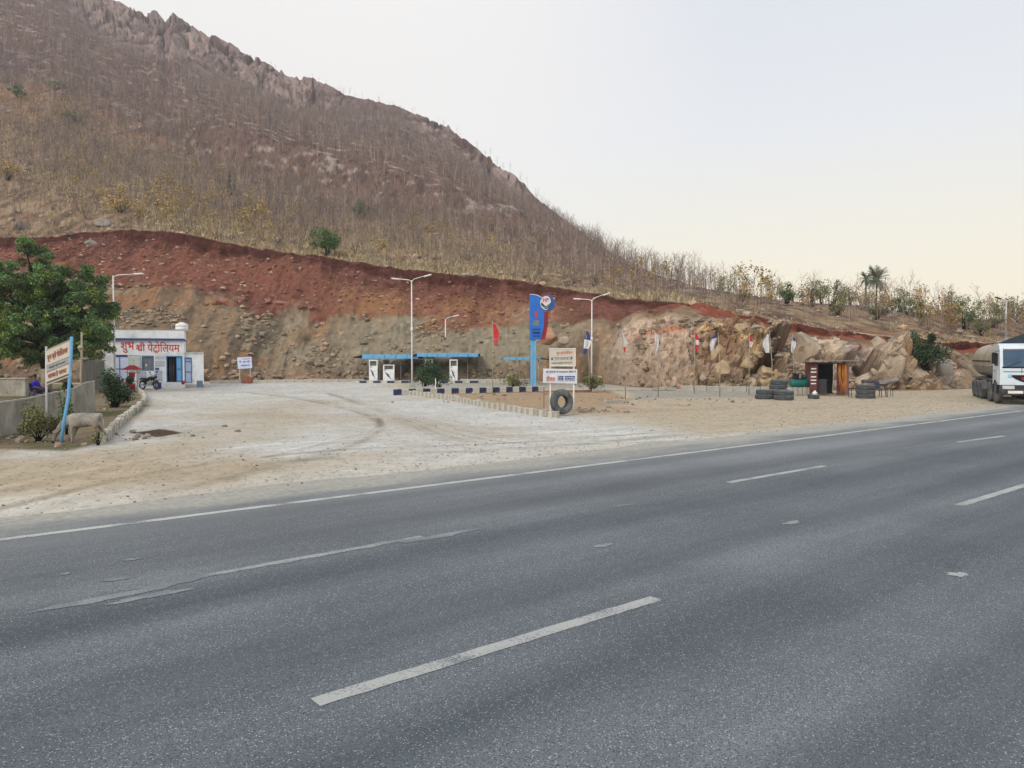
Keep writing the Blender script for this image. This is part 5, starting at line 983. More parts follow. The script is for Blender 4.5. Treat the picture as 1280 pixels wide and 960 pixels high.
# ---------------------------------------------------------------- signboards
YS = 30.8; k = YS/F; X = lambda x: (x-703)*k; Z = lambda y: CAMH+(HZ-y)*k
tb = thing('roadside_signboard', ((703-640)*k, YS, 0), 0, 'two white Hindi signboards one above the other on twin white posts', 'signboard')
for x in (687.8, 717.2): MB().box((X(x), 0, Z(436)/2), (.05, .05, Z(436)), RY(0.0)).build('post', wpaint, tb)
b1_ = MB().box((X(703), -.04, Z(446.5)), (32*k, .03, 22*k)).build('upper_board', boardc, tb)
mb = MB(); mb.box((X(703), -.062, Z(435.6)), (32.6*k, .03, .8*k)); mb.box((X(703), -.062, Z(457.4)), (32.6*k, .03, .8*k)); mb.box((X(687.2), -.062, Z(446.5)), (.8*k, .03, 21*k)); mb.box((X(718.8), -.062, Z(446.5)), (.8*k, .03, 21*k)); mb.build('board_frame', wpaint, b1_)
text('शुभ श्री पेटोिलयम', 5.6*k, txt_or, (X(705.5), -.06, Z(441.2)), (math.pi/2, -.04, 0), b1_, width=20*k, bold=.01); mb = MB(); mb.box((X(702), -.06, Z(448)), (26*k, .012, 2.9*k), RY(-.04)); mb.build('navy_bar', txt_nv, b1_)
mb = MB(); mb.box((X(702), -.068, Z(448.2)), (22*k, .01, 2.2*k), RY(-.04)); mb.build('print_bar', boardc, b1_); text('पंप आगे है', 1.6*k, txt_nv, (X(702), -.075, Z(448.2)), (math.pi/2, -.04, 0), b1_, width=17*k); text('आपका हािदक सवागत है', 3.4*k, mat('grey_lettering', lin((130, 126, 132)), None, 3, .8), (X(702), -.06, Z(453.6)), (math.pi/2, -.03, 0), b1_, width=25*k)
b2_ = MB().box((X(700), -.07, Z(470)), (42.5*k, .03, 18*k), RY(.02)).build('lower_board', boardw, tb)
text('● गुजरात से राजसथान सीमा में', 3.4*k, txt_nv, (X(701), -.09, Z(464.8)), FR, b2_, width=37*k, bold=.01); text('डीजल', 6.6*k, redt, (X(688.2), -.09, Z(473)), FR, b2_, width=11*k, bold=.012); text('अब ससता', 6.8*k, txt_nv, (X(707.5), -.09, Z(473.2)), FR, b2_, width=22*k, bold=.015)
# leaning signboard on the left
k = 20.1/F; ls = thing('leaning_signboard', G(73.5, 558), 0, 'faded Hindi signboard leaning on a bent sky-blue post by the cow', 'signboard'); o0 = G(73.5, 558)
def LP(x, y, Y): return D(x, y, Y)-o0
MB().tube([LP(73.5, 560, 20.1), LP(79, 525, 20.1), LP(85, 495, 20.15), LP(87.3, 468, 20.2), LP(90.5, 421, 20.2)], [.042]*5, 8).build('blue_post', lblue, ls); MB().tube([LP(56.5, 562, 21.6), LP(57.4, 500, 21.7), LP(58.5, 433, 21.7)], .03, 6).build('grey_post', steel, ls)
c4 = [LP(87.8, 424.5, 20.15), LP(86.2, 470.5, 20.15), LP(57.5, 481.5, 21.6), LP(58.3, 437, 21.6)]; nrm = (c4[1]-c4[0]).cross(c4[2]-c4[0]).normalized(); nrm = nrm if nrm.y < 0 else -nrm
fb = MB().hexa([c4[1], c4[2], c4[2]-nrm*.05, c4[1]-nrm*.05, c4[0], c4[3], c4[3]-nrm*.05, c4[0]-nrm*.05]).build('board', boardc, ls)
def quadpt(u, v): return (c4[0]*(1-u)+c4[3]*u)*(1-v)+(c4[1]*(1-u)+c4[2]*u)*v    # u from right to left, v down
def bar(u0, u1, v0, v1, m, off=.006, name='print_band'): mb = MB(); q = [quadpt(u1, v1), quadpt(u0, v1), quadpt(u0, v0), quadpt(u1, v0)]; mb.hexa([q[0]+nrm*off, q[1]+nrm*off, q[1], q[0], q[3]+nrm*off, q[2]+nrm*off, q[2], q[3]]); return mb.build(name, m, fb)
bar(0, 1, .0, .035, mat('grey_edge', lin((150, 146, 136)), None, 3, .8)); bar(.03, .97, .47, .64, mat('grey_band', lin((160, 160, 160)), lin((140, 140, 142)), 2, .8)); bar(.0, .97, .92, .97, mat('dark_edge', lin((90, 88, 86)), None, 3, .8)); bar(.0, .97, .455, .47, mat('dark_edge', (1, 1, 1))); bar(.0, .97, .64, .655, mat('dark_edge', (1, 1, 1)))
ex = (c4[0]-c4[3]).normalized(); ez = nrm.cross(ex).normalized(); ez = ez if ez.z > 0 else -ez; Rm = Matrix((ex, ez, ex.cross(ez))).transposed().to_4x4()
wB = (c4[0]-c4[3]).length
for (u, v, s_, h_, w_, m_) in ((.5, .26, 'शुभ श्री पेटोिलयम', .24, .86, txt_br), (.5, .555, 'माबल एवं पतथर', .09, .7, mat('grey_lettering', (1, 1, 1))), (.5, .78, 'सवागत है आपका', .17, .8, txt_br)):
    t = text(s_, h_, m_, (0, 0, 0), (0, 0, 0), fb, width=wB*w_, bold=.012); t.matrix_local = Matrix.Translation(quadpt(u, v)+nrm*.012) @ Rm
# small sign on the scree
k = 69.0/F; sg = thing('notice_board', ((306-640)*k, 69.0, 0), .05, 'small tilted white and blue notice board at the foot of the scree', 'sign')
Z = lambda y: CAMH+(HZ-y)*k; X = lambda x: (x-306)*k
bo = MB().box((0, 0, Z(453.5)), (17.6*k, .05, 14.2*k), RY(-.06)).build('board', mat('pale_blue_board', lin((200, 214, 240)), lin((186, 200, 230)), 1, .5), sg); 
for q in (-6.5, 6.5): MB().box((q*k, .06, Z(466)), (.06, .06, 1.9)).build('post', steel, sg)
text('शुभ श्री', 3.0*k, redt, (X(308), -.035, Z(452)), (math.pi/2, -.06, 0), bo, width=9*k, bold=.02); text('पेटोिलयम', 1.6*k, txt_nv, (X(307), -.035, Z(456.6)), (math.pi/2, -.06, 0), bo, width=11*k, bold=.02); text('आपका सवागत है', 1.1*k, txt_nv, (X(308), -.035, Z(448.6)), (math.pi/2, -.06, 0), bo, width=9*k, bold=.02); mb = MB(); mb.box((X(300.5), -.03, Z(452)), (1.6*k, .01, 2.4*k)); mb.build('red_mark', redt, bo)
pt = thing('brick_planter', G(309, 479.2), 0, 'broken terracotta planter on the paving below the small notice board', 'planter')
MB().lathe([(0, .0), (.42, .0), (.5, .2), (.55, .55), (.50, .55), (.45, .3), (0, .3)], n=9, sm=False).build('planter_body', brick_m, pt)
# ---------------------------------------------------------------- kerbs
def kerb(px, w_, h, dpt, m, label, name='kerb', gap=.02, alt=None, irr=.02, hv=.03):
    P_ = [G(*p)for p in px]; root = link(name, None); root.location = P_[0]; root['label'] = label; root['category'] = 'kerb'; rg = random.Random(int(px[0][0]))
    tot = 0; segs = [(a, b, (b-a).length) for a, b in zip(P_[:-1], P_[1:])]; L_ = sum(s_[2] for s_ in segs); n = int(L_/w_); base = {}
    for i in range(n):
        d_ = (i+.5)*L_/n
        for a, b, l_ in segs:
            if d_ <= l_: break
            d_ -= l_
        p = a.lerp(b, min(1, d_/l_)); an_ = math.atan2((b-a).y, (b-a).x); key = (i % 6)
        if key not in base:
            mb = MB(); mb.box((0, 0, h/2), (L_/n-gap, dpt, h), bev=.015); o = mb.build('stone', m if not alt or i % 2 == 0 else alt, root); base[key] = o
        else: o = link('stone', base[key].data, root)
        o.location = p-P_[0]+Vector((rg.uniform(-1, 1)*irr*.3, rg.uniform(-1, 1)*irr, rg.uniform(-1, .2)*hv-.01)); o.rotation_euler = (rg.uniform(-.03, .03), rg.uniform(-.04, .04), an_+rg.uniform(-.04, .04))
    return root
kerb([(512, 493.5), (560, 499.5), (600, 508), (640, 514.5), (665, 519), (698, 522.5)], .30, .30, .16, kerbw, 'line of upright whitewashed kerb stones bordering the planted island', gap=.05, irr=.04, hv=.08, alt=kerbg)
kerb([(124, 556), (132, 549), (152, 528), (172, 512), (181, 503), (178, 494), (170, 487.5), (164, 484.5)], .28, .30, .16, kerbw, 'curved line of whitewashed kerb stones beside the oleander bush', gap=.05, irr=.06, hv=.10, alt=kerbg)
kerb([(492, 494), (540, 492.6), (600, 491.2), (680, 489.2)], .46, .36, .2, navy, 'straight row of kerb blocks painted navy and white across the island', alt=kerbw, gap=.015, irr=.01, hv=.02)
kerb([(262, 479.3), (455, 476.8)], .75, .28, .2, kerbw, 'low pale kerb along the foot of the scree behind the forecourt', gap=.03); kerb([(575, 478.5), (662, 478)], .75, .34, .2, kerbw, 'low pale kerb behind the pylon sign', gap=.03)
kerb([(852, 488.2), (968, 490.5)], .8, .38, .22, conc, 'low grey kerb in front of the ochre outcrop', gap=.03)
kerb([(740, 489.5), (845, 488)], .8, .2, .22, conc, 'low broken kerb below the pale end of the outcrop', gap=.05, irr=.08, hv=.1)
kerb([(755, 504), (782, 503)], .7, .2, .3, conc, 'short run of broken grey slabs by the rubble', gap=.03, irr=.08, hv=.05)
# retaining wall --------------------------------------------------------------
wl = [(-90, 498, 19.0), (0, 502.5, 22.5), (30, 498.5, 24.0), (55, 492.5, 26.0), (90, 486, 29.0), (106, 478, 31), (118, 476, 32.0)]; rw = link('retaining_wall', None); rw.location = (xw(0, 22.5), 22.5, 0); tag(rw, 'rough grey masonry wall with pale plaster top at the left edge', 'wall'); o0 = Vector(rw.location)
def wallstrip(off0, off1, zt, zb):
    mb = MB(); vs = []; n = 60
    xs_ = [p[0] for p in wl]
    for i in range(n+1):
        x = xs_[0]+(xs_[-1]-xs_[0])*i/n; y = np.interp(x, xs_, [p[1] for p in wl]); Y = np.interp(x, xs_, [p[2] for p in wl]); p = D(x, y, Y)-o0; q = Vector((.5, -.85, 0)); wob = .012*math.sin(i*2.1)
        for (o_, z_) in ((off0, zb), (off0, None), (off1, None), (off1, zb)): vs.append((p.x+q.x*o_, p.y+q.y*o_, (p.z+zt+wob) if z_ is None else (z_ if isinstance(z_, (int, float)) and z_ <= 0 else p.z-z_)))
    fs = []
    for i in range(n):
        for a in range(4): b = (a+1) % 4; fs.append((i*4+a, i*4+b, i*4+4+b, i*4+4+a))
    fs += [(3, 2, 1, 0), (n*4, n*4+1, n*4+2, n*4+3)]; mb.add(vs, fs); return mb
wallstrip(0, -.35, -.05, -.2).build('masonry', masonry, rw); wallstrip(.03, -.38, .0, .048).build('plaster_cap', conc, rw)
fw = thing('block_wall', (xw(12, 45), 45, 0), 0, 'low weathered concrete block wall beyond the seated person', 'wall'); MB().box((-1.2, .2, .5), (4.2, .4, 1.0)).build('masonry', masonry, fw); MB().box((-1.2, .2, 1.03), (4.3, .5, .07)).build('cap', conc, fw)
# ---------------------------------------------------------------- tyres
def tyre_mesh(R=.50, w=.28, ri=.26, tread=True):
    mb = MB(); prof = [(ri, -w*.30), (ri+.03, -w*.42), (R*.80, -w*.5), (R*.95, -w*.46), (R, -w*.36), (R, w*.36), (R*.95, w*.46), (R*.80, w*.5), (ri+.03, w*.42), (ri, w*.30), (ri+.06, w*.2), (R-.05, w*.3), (R-.05, -w*.3), (ri+.06, -w*.2)]
    mb.lathe(prof, n=36, close=True)
    if tread:
        for rib in (-.24, -.08, .08, .24): mb.lathe([(R-.002, rib*w-.018), (R+.012, rib*w-.014), (R+.012, rib*w+.014), (R-.002, rib*w+.018)], n=36)
    return mb
def tyre(loc, rot, label, R=.5, w=.28, ri=.26, m=None, group=None, name='tyre'):
    o = tyre_mesh(R, w, ri).build(name, m or rubber2, None); o.location = loc; o.rotation_euler = rot; return tag(o, label, 'tyre', group)
k = 30.2/F
t = tyre(D(702, 502.3, 30.2), (math.radians(90), 0, math.radians(32)), 'large black truck tyre standing upright under the twin signboards', .485, .30, .24)
t.rotation_euler[0] = math.radians(86)
def heap(x, yb, n, R, label, off=0):
    Y = F*CAMH/(yb-HZ); r_ = random.Random(x)
    for i in range(n): tyre(((x-640)/F*Y+r_.uniform(-.06, .06), Y+off+r_.uniform(-.06, .06), .13+.25*i), (r_.uniform(-.05, .05), r_.uniform(-.06, .06), 0), '%s tyre of the %s' % ({1: ['only'], 2: ['lower', 'upper'], 3: ['bottom', 'middle', 'top'], 4: ['bottom', 'second', 'third', 'top']}[n][i], label), R, .26, R*.52)
heap(957, 498.6, 2, .52, 'leftmost tyre pile beside the kiosk'); heap(976, 497.2, 4, .48, 'tall tyre pile left of the air compressor', .3); heap(977, 499.5, 2, .5, 'low tyre pile in front of the tall left pile', -.3)
heap(1083, 497.8, 3, .50, 'tyre pile to the right of the kiosk'); heap(1018, 498.3, 1, .30, 'small flat tyre at the kiosk doorpost')
c_ = tyre((xw(1083, 45), 44.9, .87), (0, 0, 0), 'small tyre lying on top of the right-hand pile', .30, .2, .16)
# ---------------------------------------------------------------- kiosk
YK = 45.5; k = YK/F; kk = thing('repair_kiosk', ((1035-640)*k, YK, 0), 0, 'small maroon tin tyre repair kiosk with open dark front', 'kiosk'); X = lambda x: (x-1035)*k; Z = lambda y: CAMH+(HZ-y)*k
mb = MB(); mb.box(((X(1021)+X(1057))/2, 1.8, 1.0), (X(1057)-X(1021), .04, 1.95)); mb.build('back_wall', dark, kk)
mb = MB(); mb.box((X(1021), .9, 1.0), (.04, 1.76, 1.95)); mb.build('side_wall', maroon, kk)
mb = MB(); mb.hexa([(X(1056), 0, .05), (X(1066), 0.5, .05), (X(1066), .55, .05), (X(1056), .05, .05), (X(1056), 0, 1.95), (X(1066), .5, 1.9), (X(1066), .55, 1.9), (X(1056), .05, 1.95)]); mb.build('side_panel', mat('dusty_pink_tin', lin((158, 122, 116)), lin((132, 98, 92)), 2, .7, stretch=(5, 1, .4)), kk)
mb = MB(); mb.box(((X(1046)+X(1056))/2, -.01, 1.0), (X(1056)-X(1046), .04, 1.9)); mb.build('front_panel', maroon, kk)
dr = MB().box(((X(1011.5)+X(1020.5))/2, -.1, .98), (X(1020.5)-X(1011.5), .04, 1.72)).build('open_door', maroon, kk)
for i in range(5): MB().box(((X(1012.3)+X(1019.7))/2, -.128, 1.6-.2*i-(.08 if i > 1 else 0)), (.30+.03*(i % 2), .01, .07)).build('white_print', wpaint, dr)
mb = MB(); mb.hexa([(X(1009), -.55, Z(451)), (X(1070), -.45, Z(451.2)), (X(1067), 2.1, 2.02), (X(1019), 2.1, 2.02), (X(1009), -.55, Z(450.3)), (X(1070), -.45, Z(450.5)), (X(1067), 2.1, 2.06), (X(1019), 2.1, 2.06)]); mb.build('roof_sheet', tin, kk)
mb = MB(); mb.box(((X(1021)+X(1056))/2, -.02, 1.93), (X(1056)-X(1021), .06, .08)); mb.box((X(1035), -.02, .12), (1.6, .05, .05)); mb.tube([(X(1022), 0, 0), (X(1022), 0, 1.95)], .03); mb.build('frame', mat('brown_iron', lin((96, 70, 60)), None, 4, .8), kk)
mb = MB(); mb.box((X(1030), .5, .55), (.62, .4, .85)); mb.build('counter', mat('dark_metal', lin((72, 70, 76)), lin((46, 46, 52)), 4, .5), kk); mb = MB(); mb.box((X(1041), 1.3, .9), (.6, .3, .05)); mb.box((X(1030), 1.5, 1.4), (.8, .3, .05)); mb.build('shelf', mat('dark_metal', (1, 1, 1)), kk)
mb = MB(); mb.tube([(X(1044), .1, 1.75), (X(1043), .1, 1.1), (X(1041.6), .1, .2)], .02); mb.tube([(X(1044), .1, 1.75), (X(1046), .05, 1.6), (X(1047), .05, .9)], .018); mb.build('hanging_hose', steel, kk)
hs_ = thing('orange_hose', ((1052-640)*k, YK-.1, 0), 0, 'orange air hoses hanging in loops on the kiosk doorpost', 'hose')
for (a, b, c) in ((-.20, .02, .2), (-.10, .10, .55), (.02, .16, .35), (.10, .22, .1), (-.16, .18, .75)):
    MB().tube([(a, -.02, 1.9), (a-.03, -.05, 1.3), (a+.02, -.06, .8+c*.2), ((a+b)/2, -.07, .12+c*.3), (b+.02, -.05, .8), (b, -.04, 1.35), (b-.02, -.02, 1.88)], .016, 6).build('hose_loop', orange, hs_)
k = 46.0/F; ac = thing('air_compressor', ((999-640)*k, 46.0, 0), 0, 'teal air compressor tank on a stone plinth left of the kiosk', 'compressor')
MB().lathe([(0, -.56), (.15, -.54), (.24, -.46), (.26, -.40), (.26, .40), (.24, .46), (.15, .54), (0, .56)], (0, 0, .72), 20, RY(math.pi/2)).build('tank', teal, ac); mb = MB(); mb.box((-.22, 0, 1.05), (.34, .26, .16), bev=.02); mb.lathe([(.09, 0), (.11, .12), (.09, .26), (0, .26)], (-.3, 0, 1.08), 10); mb.lathe([(.08, 0), (.1, .12), (.08, .22), (0, .22)], (-.1, 0, 1.08), 10); mb.build('pump_head', dark, ac)
mb = MB(); mb.lathe([(0, -.13), (.13, -.13), (.13, .13), (0, .13)], (.28, 0, 1.10), 12, RY(math.pi/2)); mb.build('motor', teal, ac); MB().lathe([(.14, -.02), (.2, -.02), (.2, .02), (.14, .02)], (-.0, -.17, 1.16), 16, RX(math.pi/2), close=True).build('flywheel', dark, ac)
for i in range(5): MB().box((-.55+.27*i, .0, .24), (.25, .5, .46+.03*(i % 2)), RZ(.03*i), bev=.03).build('plinth_block', conc, ac)
def chair(loc, rz, m, label):
    o = thing('plastic_chair', loc, rz, label, 'chair'); MB().box((0, 0, .43), (.46, .46, .04), bev=.012).build('seat', m, o); MB().box((0, .22, .68), (.42, .035, .42), RX(-.15), bev=.012).build('backrest', m, o)
    for a in (-1, 1):
        for b in (-1, 1): MB().tube([(a*.2, b*.2, .42), (a*.24, b*.25, 0)], [.026, .02], 6).build('leg', m, o)
        MB().tube([(a*.24, -.2, .43), (a*.25, -.2, .64), (a*.25, .2, .66)], .02, 6).build('armrest', m, o)
    return o
chair(G(1101, 496.3), .5, mat('slate_plastic', lin((66, 74, 96)), None, 4, .5), 'slate blue plastic chair right of the right-hand tyre pile')
mb = thing('small_table', G(1069, 496.5), 0, 'small dark iron table between the kiosk and the right-hand tyre pile', 'table'); MB().box((0, 0, .5), (.6, .4, .03)).build('table_top', dark, mb)
for a in (-1, 1):
    for b in (-1, 1): MB().tube([(a*.27, b*.17, .49), (a*.27, b*.17, 0)], .018, 5).build('leg', dark, mb)
o = thing('small_stool', G(1112, 495.6), 0, 'low dark stool beside the slate blue chair', 'stool'); MB().box((0, 0, .46), (.34, .3, .03)).build('seat', dark, o)
for a in (-1, 1):
    for b in (-1, 1): MB().tube([(a*.15, b*.13, .45), (a*.15, b*.13, 0)], .015, 5).build('leg', dark, o)
o = thing('water_can', G(1018, 499.2)+Vector((0, -.1, .26)), 0, 'white plastic can on the small tyre at the kiosk door', 'can'); MB().lathe([(0, 0), (.12, 0), (.13, .12), (.05, .18), (.05, .22), (0, .22)], n=12).build('can_body', wpaint, o)

# ---------------------------------------------------------------- tanker
hd = Vector((-.404, -.915, 0)).normalized(); lt = Vector((-hd.y, hd.x, 0)); org = Vector((24.62, 36.55, 0))
tr = thing('tanker_truck', org, math.atan2(hd.y, hd.x), 'dusty tanker truck with white cab parked on the verge at the right edge', 'truck')
def P(mb, nm, m, par=None): return mb.build(nm, m, par or tr)
# cab shell with window openings: profile in x (front = 0) and z
cb_ = P(prism(MB(), [(-2.05, .95), (-.02, .95), (.0, 1.75), (-.04, 1.80), (-.22, 2.66), (-.40, 2.86), (-.8, 2.96), (-2.05, 2.96)], -1.19, 1.19), 'cab', cabw)
P(prism(MB(), [(.03-.03, 1.80), (.015-.03, 1.84), (-.19, 2.62), (-.23, 2.62), (-.1, 1.84), (-.05, 1.80)], -1.06, 1.06), 'windscreen', mat('blue_glass', (.05, .11, .19), (.02, .05, .10), 1.2, .12, spec=.6))
P(MB().box((-.02, 0, 1.80), (.05, 2.2, .07)), 'windscreen_seal', dark); P(MB().tube([(.02, -.9, 1.84), (-.06, -.3, 2.1)], .012, 4), 'wiper', dark); P(MB().tube([(.02, 0, 1.84), (-.06, .6, 2.1)], .012, 4), 'wiper', dark)
P(MB().box((-.17, 0, 2.73), (.12, 2.1, .16), RY(-.55)), 'header_panel', cabw); text('GOOD LUCK', .1, txt_nv, (-.10, .0, 2.74), (math.pi/2-.3, 0, math.pi/2), tr, width=1.5) if False else None
for s_ in (-1, 1):
    P(MB().box((-1.05, s_*1.2, 2.18), (.95, .03, .62), bev=.01), 'side_window', glass); d_ = P(MB().box((-1.05, s_*1.2, 1.45), (1.1, .02, .78), bev=.008), 'door', cabw); P(MB().box((-1.45, s_*1.22, 1.62), (.16, .03, .04)), 'handle', dark, d_)
    P(MB().box((-.12, s_*1.42, 2.25), (.14, .22, .55), bev=.04), 'mirror', dark); P(MB().tube([(-.2, s_*1.2, 2.6), (-.12, s_*1.42, 2.58)], .015, 5), 'mirror_arm', dark)
    P(MB().box((.09, s_*.84, .84), (.06, .5, .17), bev=.02), 'headlight', mat('lamp_glass', lin((200, 204, 206)), None, 4, .15, spec=.6))
    P(prism(MB(), [(-.60+.62*math.cos(a)-.6, .52+.66*math.sin(a)) for a in [math.pi*i/8 for i in range(9)]]+[(-.60+.52*math.cos(a)-.6, .52+.56*math.sin(a)) for a in [math.pi*i/8 for i in range(8, -1, -1)]], s_*1.22 if s_ < 0 else .86, -.86 if s_ < 0 else 1.22), 'mudguard', dark)
P(prism(MB(), [(-.1, .45), (.06, .48), (.1, .62), (.06, .96), (-.1, .96)], -1.2, 1.2), 'bumper', mat('black_bumper', (.035, .036, .04), (.02, .02, .024), 3, .5, dirt=((.2, .19, .18), 3, .4)))
P(MB().box((.10, -.55, .62), (.02, .62, .13)), 'number_plate', wpaint); P(MB().box((.10, .35, .62), (.02, 1.0, .13)), 'green_strip', greenp)
# smiling grille and red logo
P(prism(MB(), [(0, 0), (.02, 0), (.02, .01), (0, .01)], 0, .01), 'badge', redp)
mb = MB(); pts = []
for i in range(13): u = -0.8+1.6*i/12; pts.append((u, 1.44-.0*u, 1.44-.36*(1-(u/.8)**2)))
vs = []
for (u, t_, b_) in pts: vs += [(.012, u, t_+.0), (.012, u, b_), (-.03, u, t_), (-.03, u, b_)]
fs = [(4*i, 4*i+1, 4*i+5, 4*i+4) for i in range(12)]+[(4*i+2, 4*i, 4*i+4, 4*i+6) for i in range(12)]+[(4*i+1, 4*i+3, 4*i+7, 4*i+5) for i in range(12)]; mb.add(vs, fs); P(mb, 'grille', dark)
P(MB().box((.025, .0, 1.27), (.02, .62, .13)), 'red_badge', redp); text('भारत', .1, boardw, (.037, 0, 1.27), (math.pi/2, 0, math.pi/2), tr) if False else None
P(MB().box((.015, 0, 1.60), (.02, 2.1, .02)), 'panel_seam', dark); P(MB().box((.012, -.30, 1.68), (.02, .02, .26)), 'panel_seam', dark)
P(MB().box((.015, -.78, 1.40), (.012, .15, .15)), 'sticker', mat('pale_blue_sticker', lin((150, 200, 225)), None, 3, .5))
# chassis and tank
P(MB().box((-5.2, 0, .92), (9.2, .9, .26)), 'chassis', dark); P(MB().box((-5.7, 0, 1.12), (7.6, 2.3, .07)), 'tank_frame', mat('grey_frame', lin((92, 92, 92)), None, 3, .7, dirt=(lin((140, 132, 120)), 3, .6)))
def ell(x0, x1, ry, rz, zc, n=32, dome=.35, z_lo=None):
    mb = MB(); sec = [(x0, .0), (x0+.03, .45), (x0+dome*.4, .80), (x0+dome, .97), (x0+dome*1.6, 1), (x1-dome*1.6, 1), (x1-dome, .97), (x1-dome*.4, .8), (x1-.03, .45), (x1, 0)]; vs = []
    for x, s_ in sec:
        for k_ in range(n):
            a = 2*math.pi*k_/n; ca, sa = math.cos(a), math.sin(a); e = .82; vs.append((x, ry*s_*math.copysign(abs(ca)**e, ca), zc+rz*s_*math.copysign(abs(sa)**e, sa)))
    fs = [(i*n+k_, i*n+(k_+1) % n, (i+1)*n+(k_+1) % n, (i+1)*n+k_) for i in range(len(sec)-1) for k_ in range(n)]; mb.add(vs, fs, True); return mb, vs, fs
mb_, vs, fs = ell(-9.5, -2.3, 1.22, .95, 2.08)
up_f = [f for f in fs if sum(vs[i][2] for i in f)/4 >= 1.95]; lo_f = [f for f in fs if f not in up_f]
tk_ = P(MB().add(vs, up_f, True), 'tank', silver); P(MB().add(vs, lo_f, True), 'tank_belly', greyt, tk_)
for s_ in (-1, 1): P(MB().box((-5.9, s_*1.235, 2.08), (6.4, .035, .06)), 'side_rail', dark, tk_)
for x in (-4.2, -6.2, -8.2): mb, v_, f_ = ell(x-.04, x+.04, 1.235, .965, 2.08, dome=.005); P(mb, 'band', silver, tk_)
for x in (-3.6, -5.4, -7.2): P(MB().lathe([(.3, 0), (.3, .14), (.27, .2), (0, .22)], (x, 0, 3.0), 14), 'manhole', silver, tk_)
P(MB().add([(-1.3, -1.1, 2.97), (-1.3, 1.1, 2.97), (-3.6, -1.1, 2.9), (-3.6, 1.1, 2.9), (-1.7, .15, 3.5), (-3.2, .1, 3.4)], [(0, 1, 4), (1, 3, 5, 4), (3, 2, 5), (2, 0, 4, 5), (0, 2, 3, 1)]), 'tarpaulin', tarp)
for x in (-1.2, -3.1, -5.9, -7.2, -8.5):
    for s_ in (-1, 1):
        dbl = x < -5; wpar = tyre_mesh(.52, .30 if not dbl else .56, .27).build('wheel', rubber2, tr); wpar.location = (x, s_*(1.06 if not dbl else .95), .52); wpar.rotation_euler = (math.pi/2, 0, 0)
        hb = MB(); hb.lathe([(0, .0), (.12, .02), (.13, .09*1), (.24, .05), (.29, .09), (.29, -.09), (0, -.09)], (0, 0, -s_*.05), 16); h_ = hb.build('hub', mat('hub_grey', lin((130, 124, 116)), lin((100, 95, 90)), 4, .7), wpar)
P(MB().box((-4.6, -1.0, .82), (1.0, .5, .5), bev=.05), 'fuel_tank', mat('grimy_steel', (.16, .16, .155), (.10, .10, .10), 3, .6)); P(MB().box((-9.55, 0, .75), (.1, 2.3, .14)), 'rear_bumper', redp)
P(MB().tube([(-2.2, -.9, 1.2), (-2.2, -.9, 2.9)], .06, 8), 'exhaust_stack', steel)

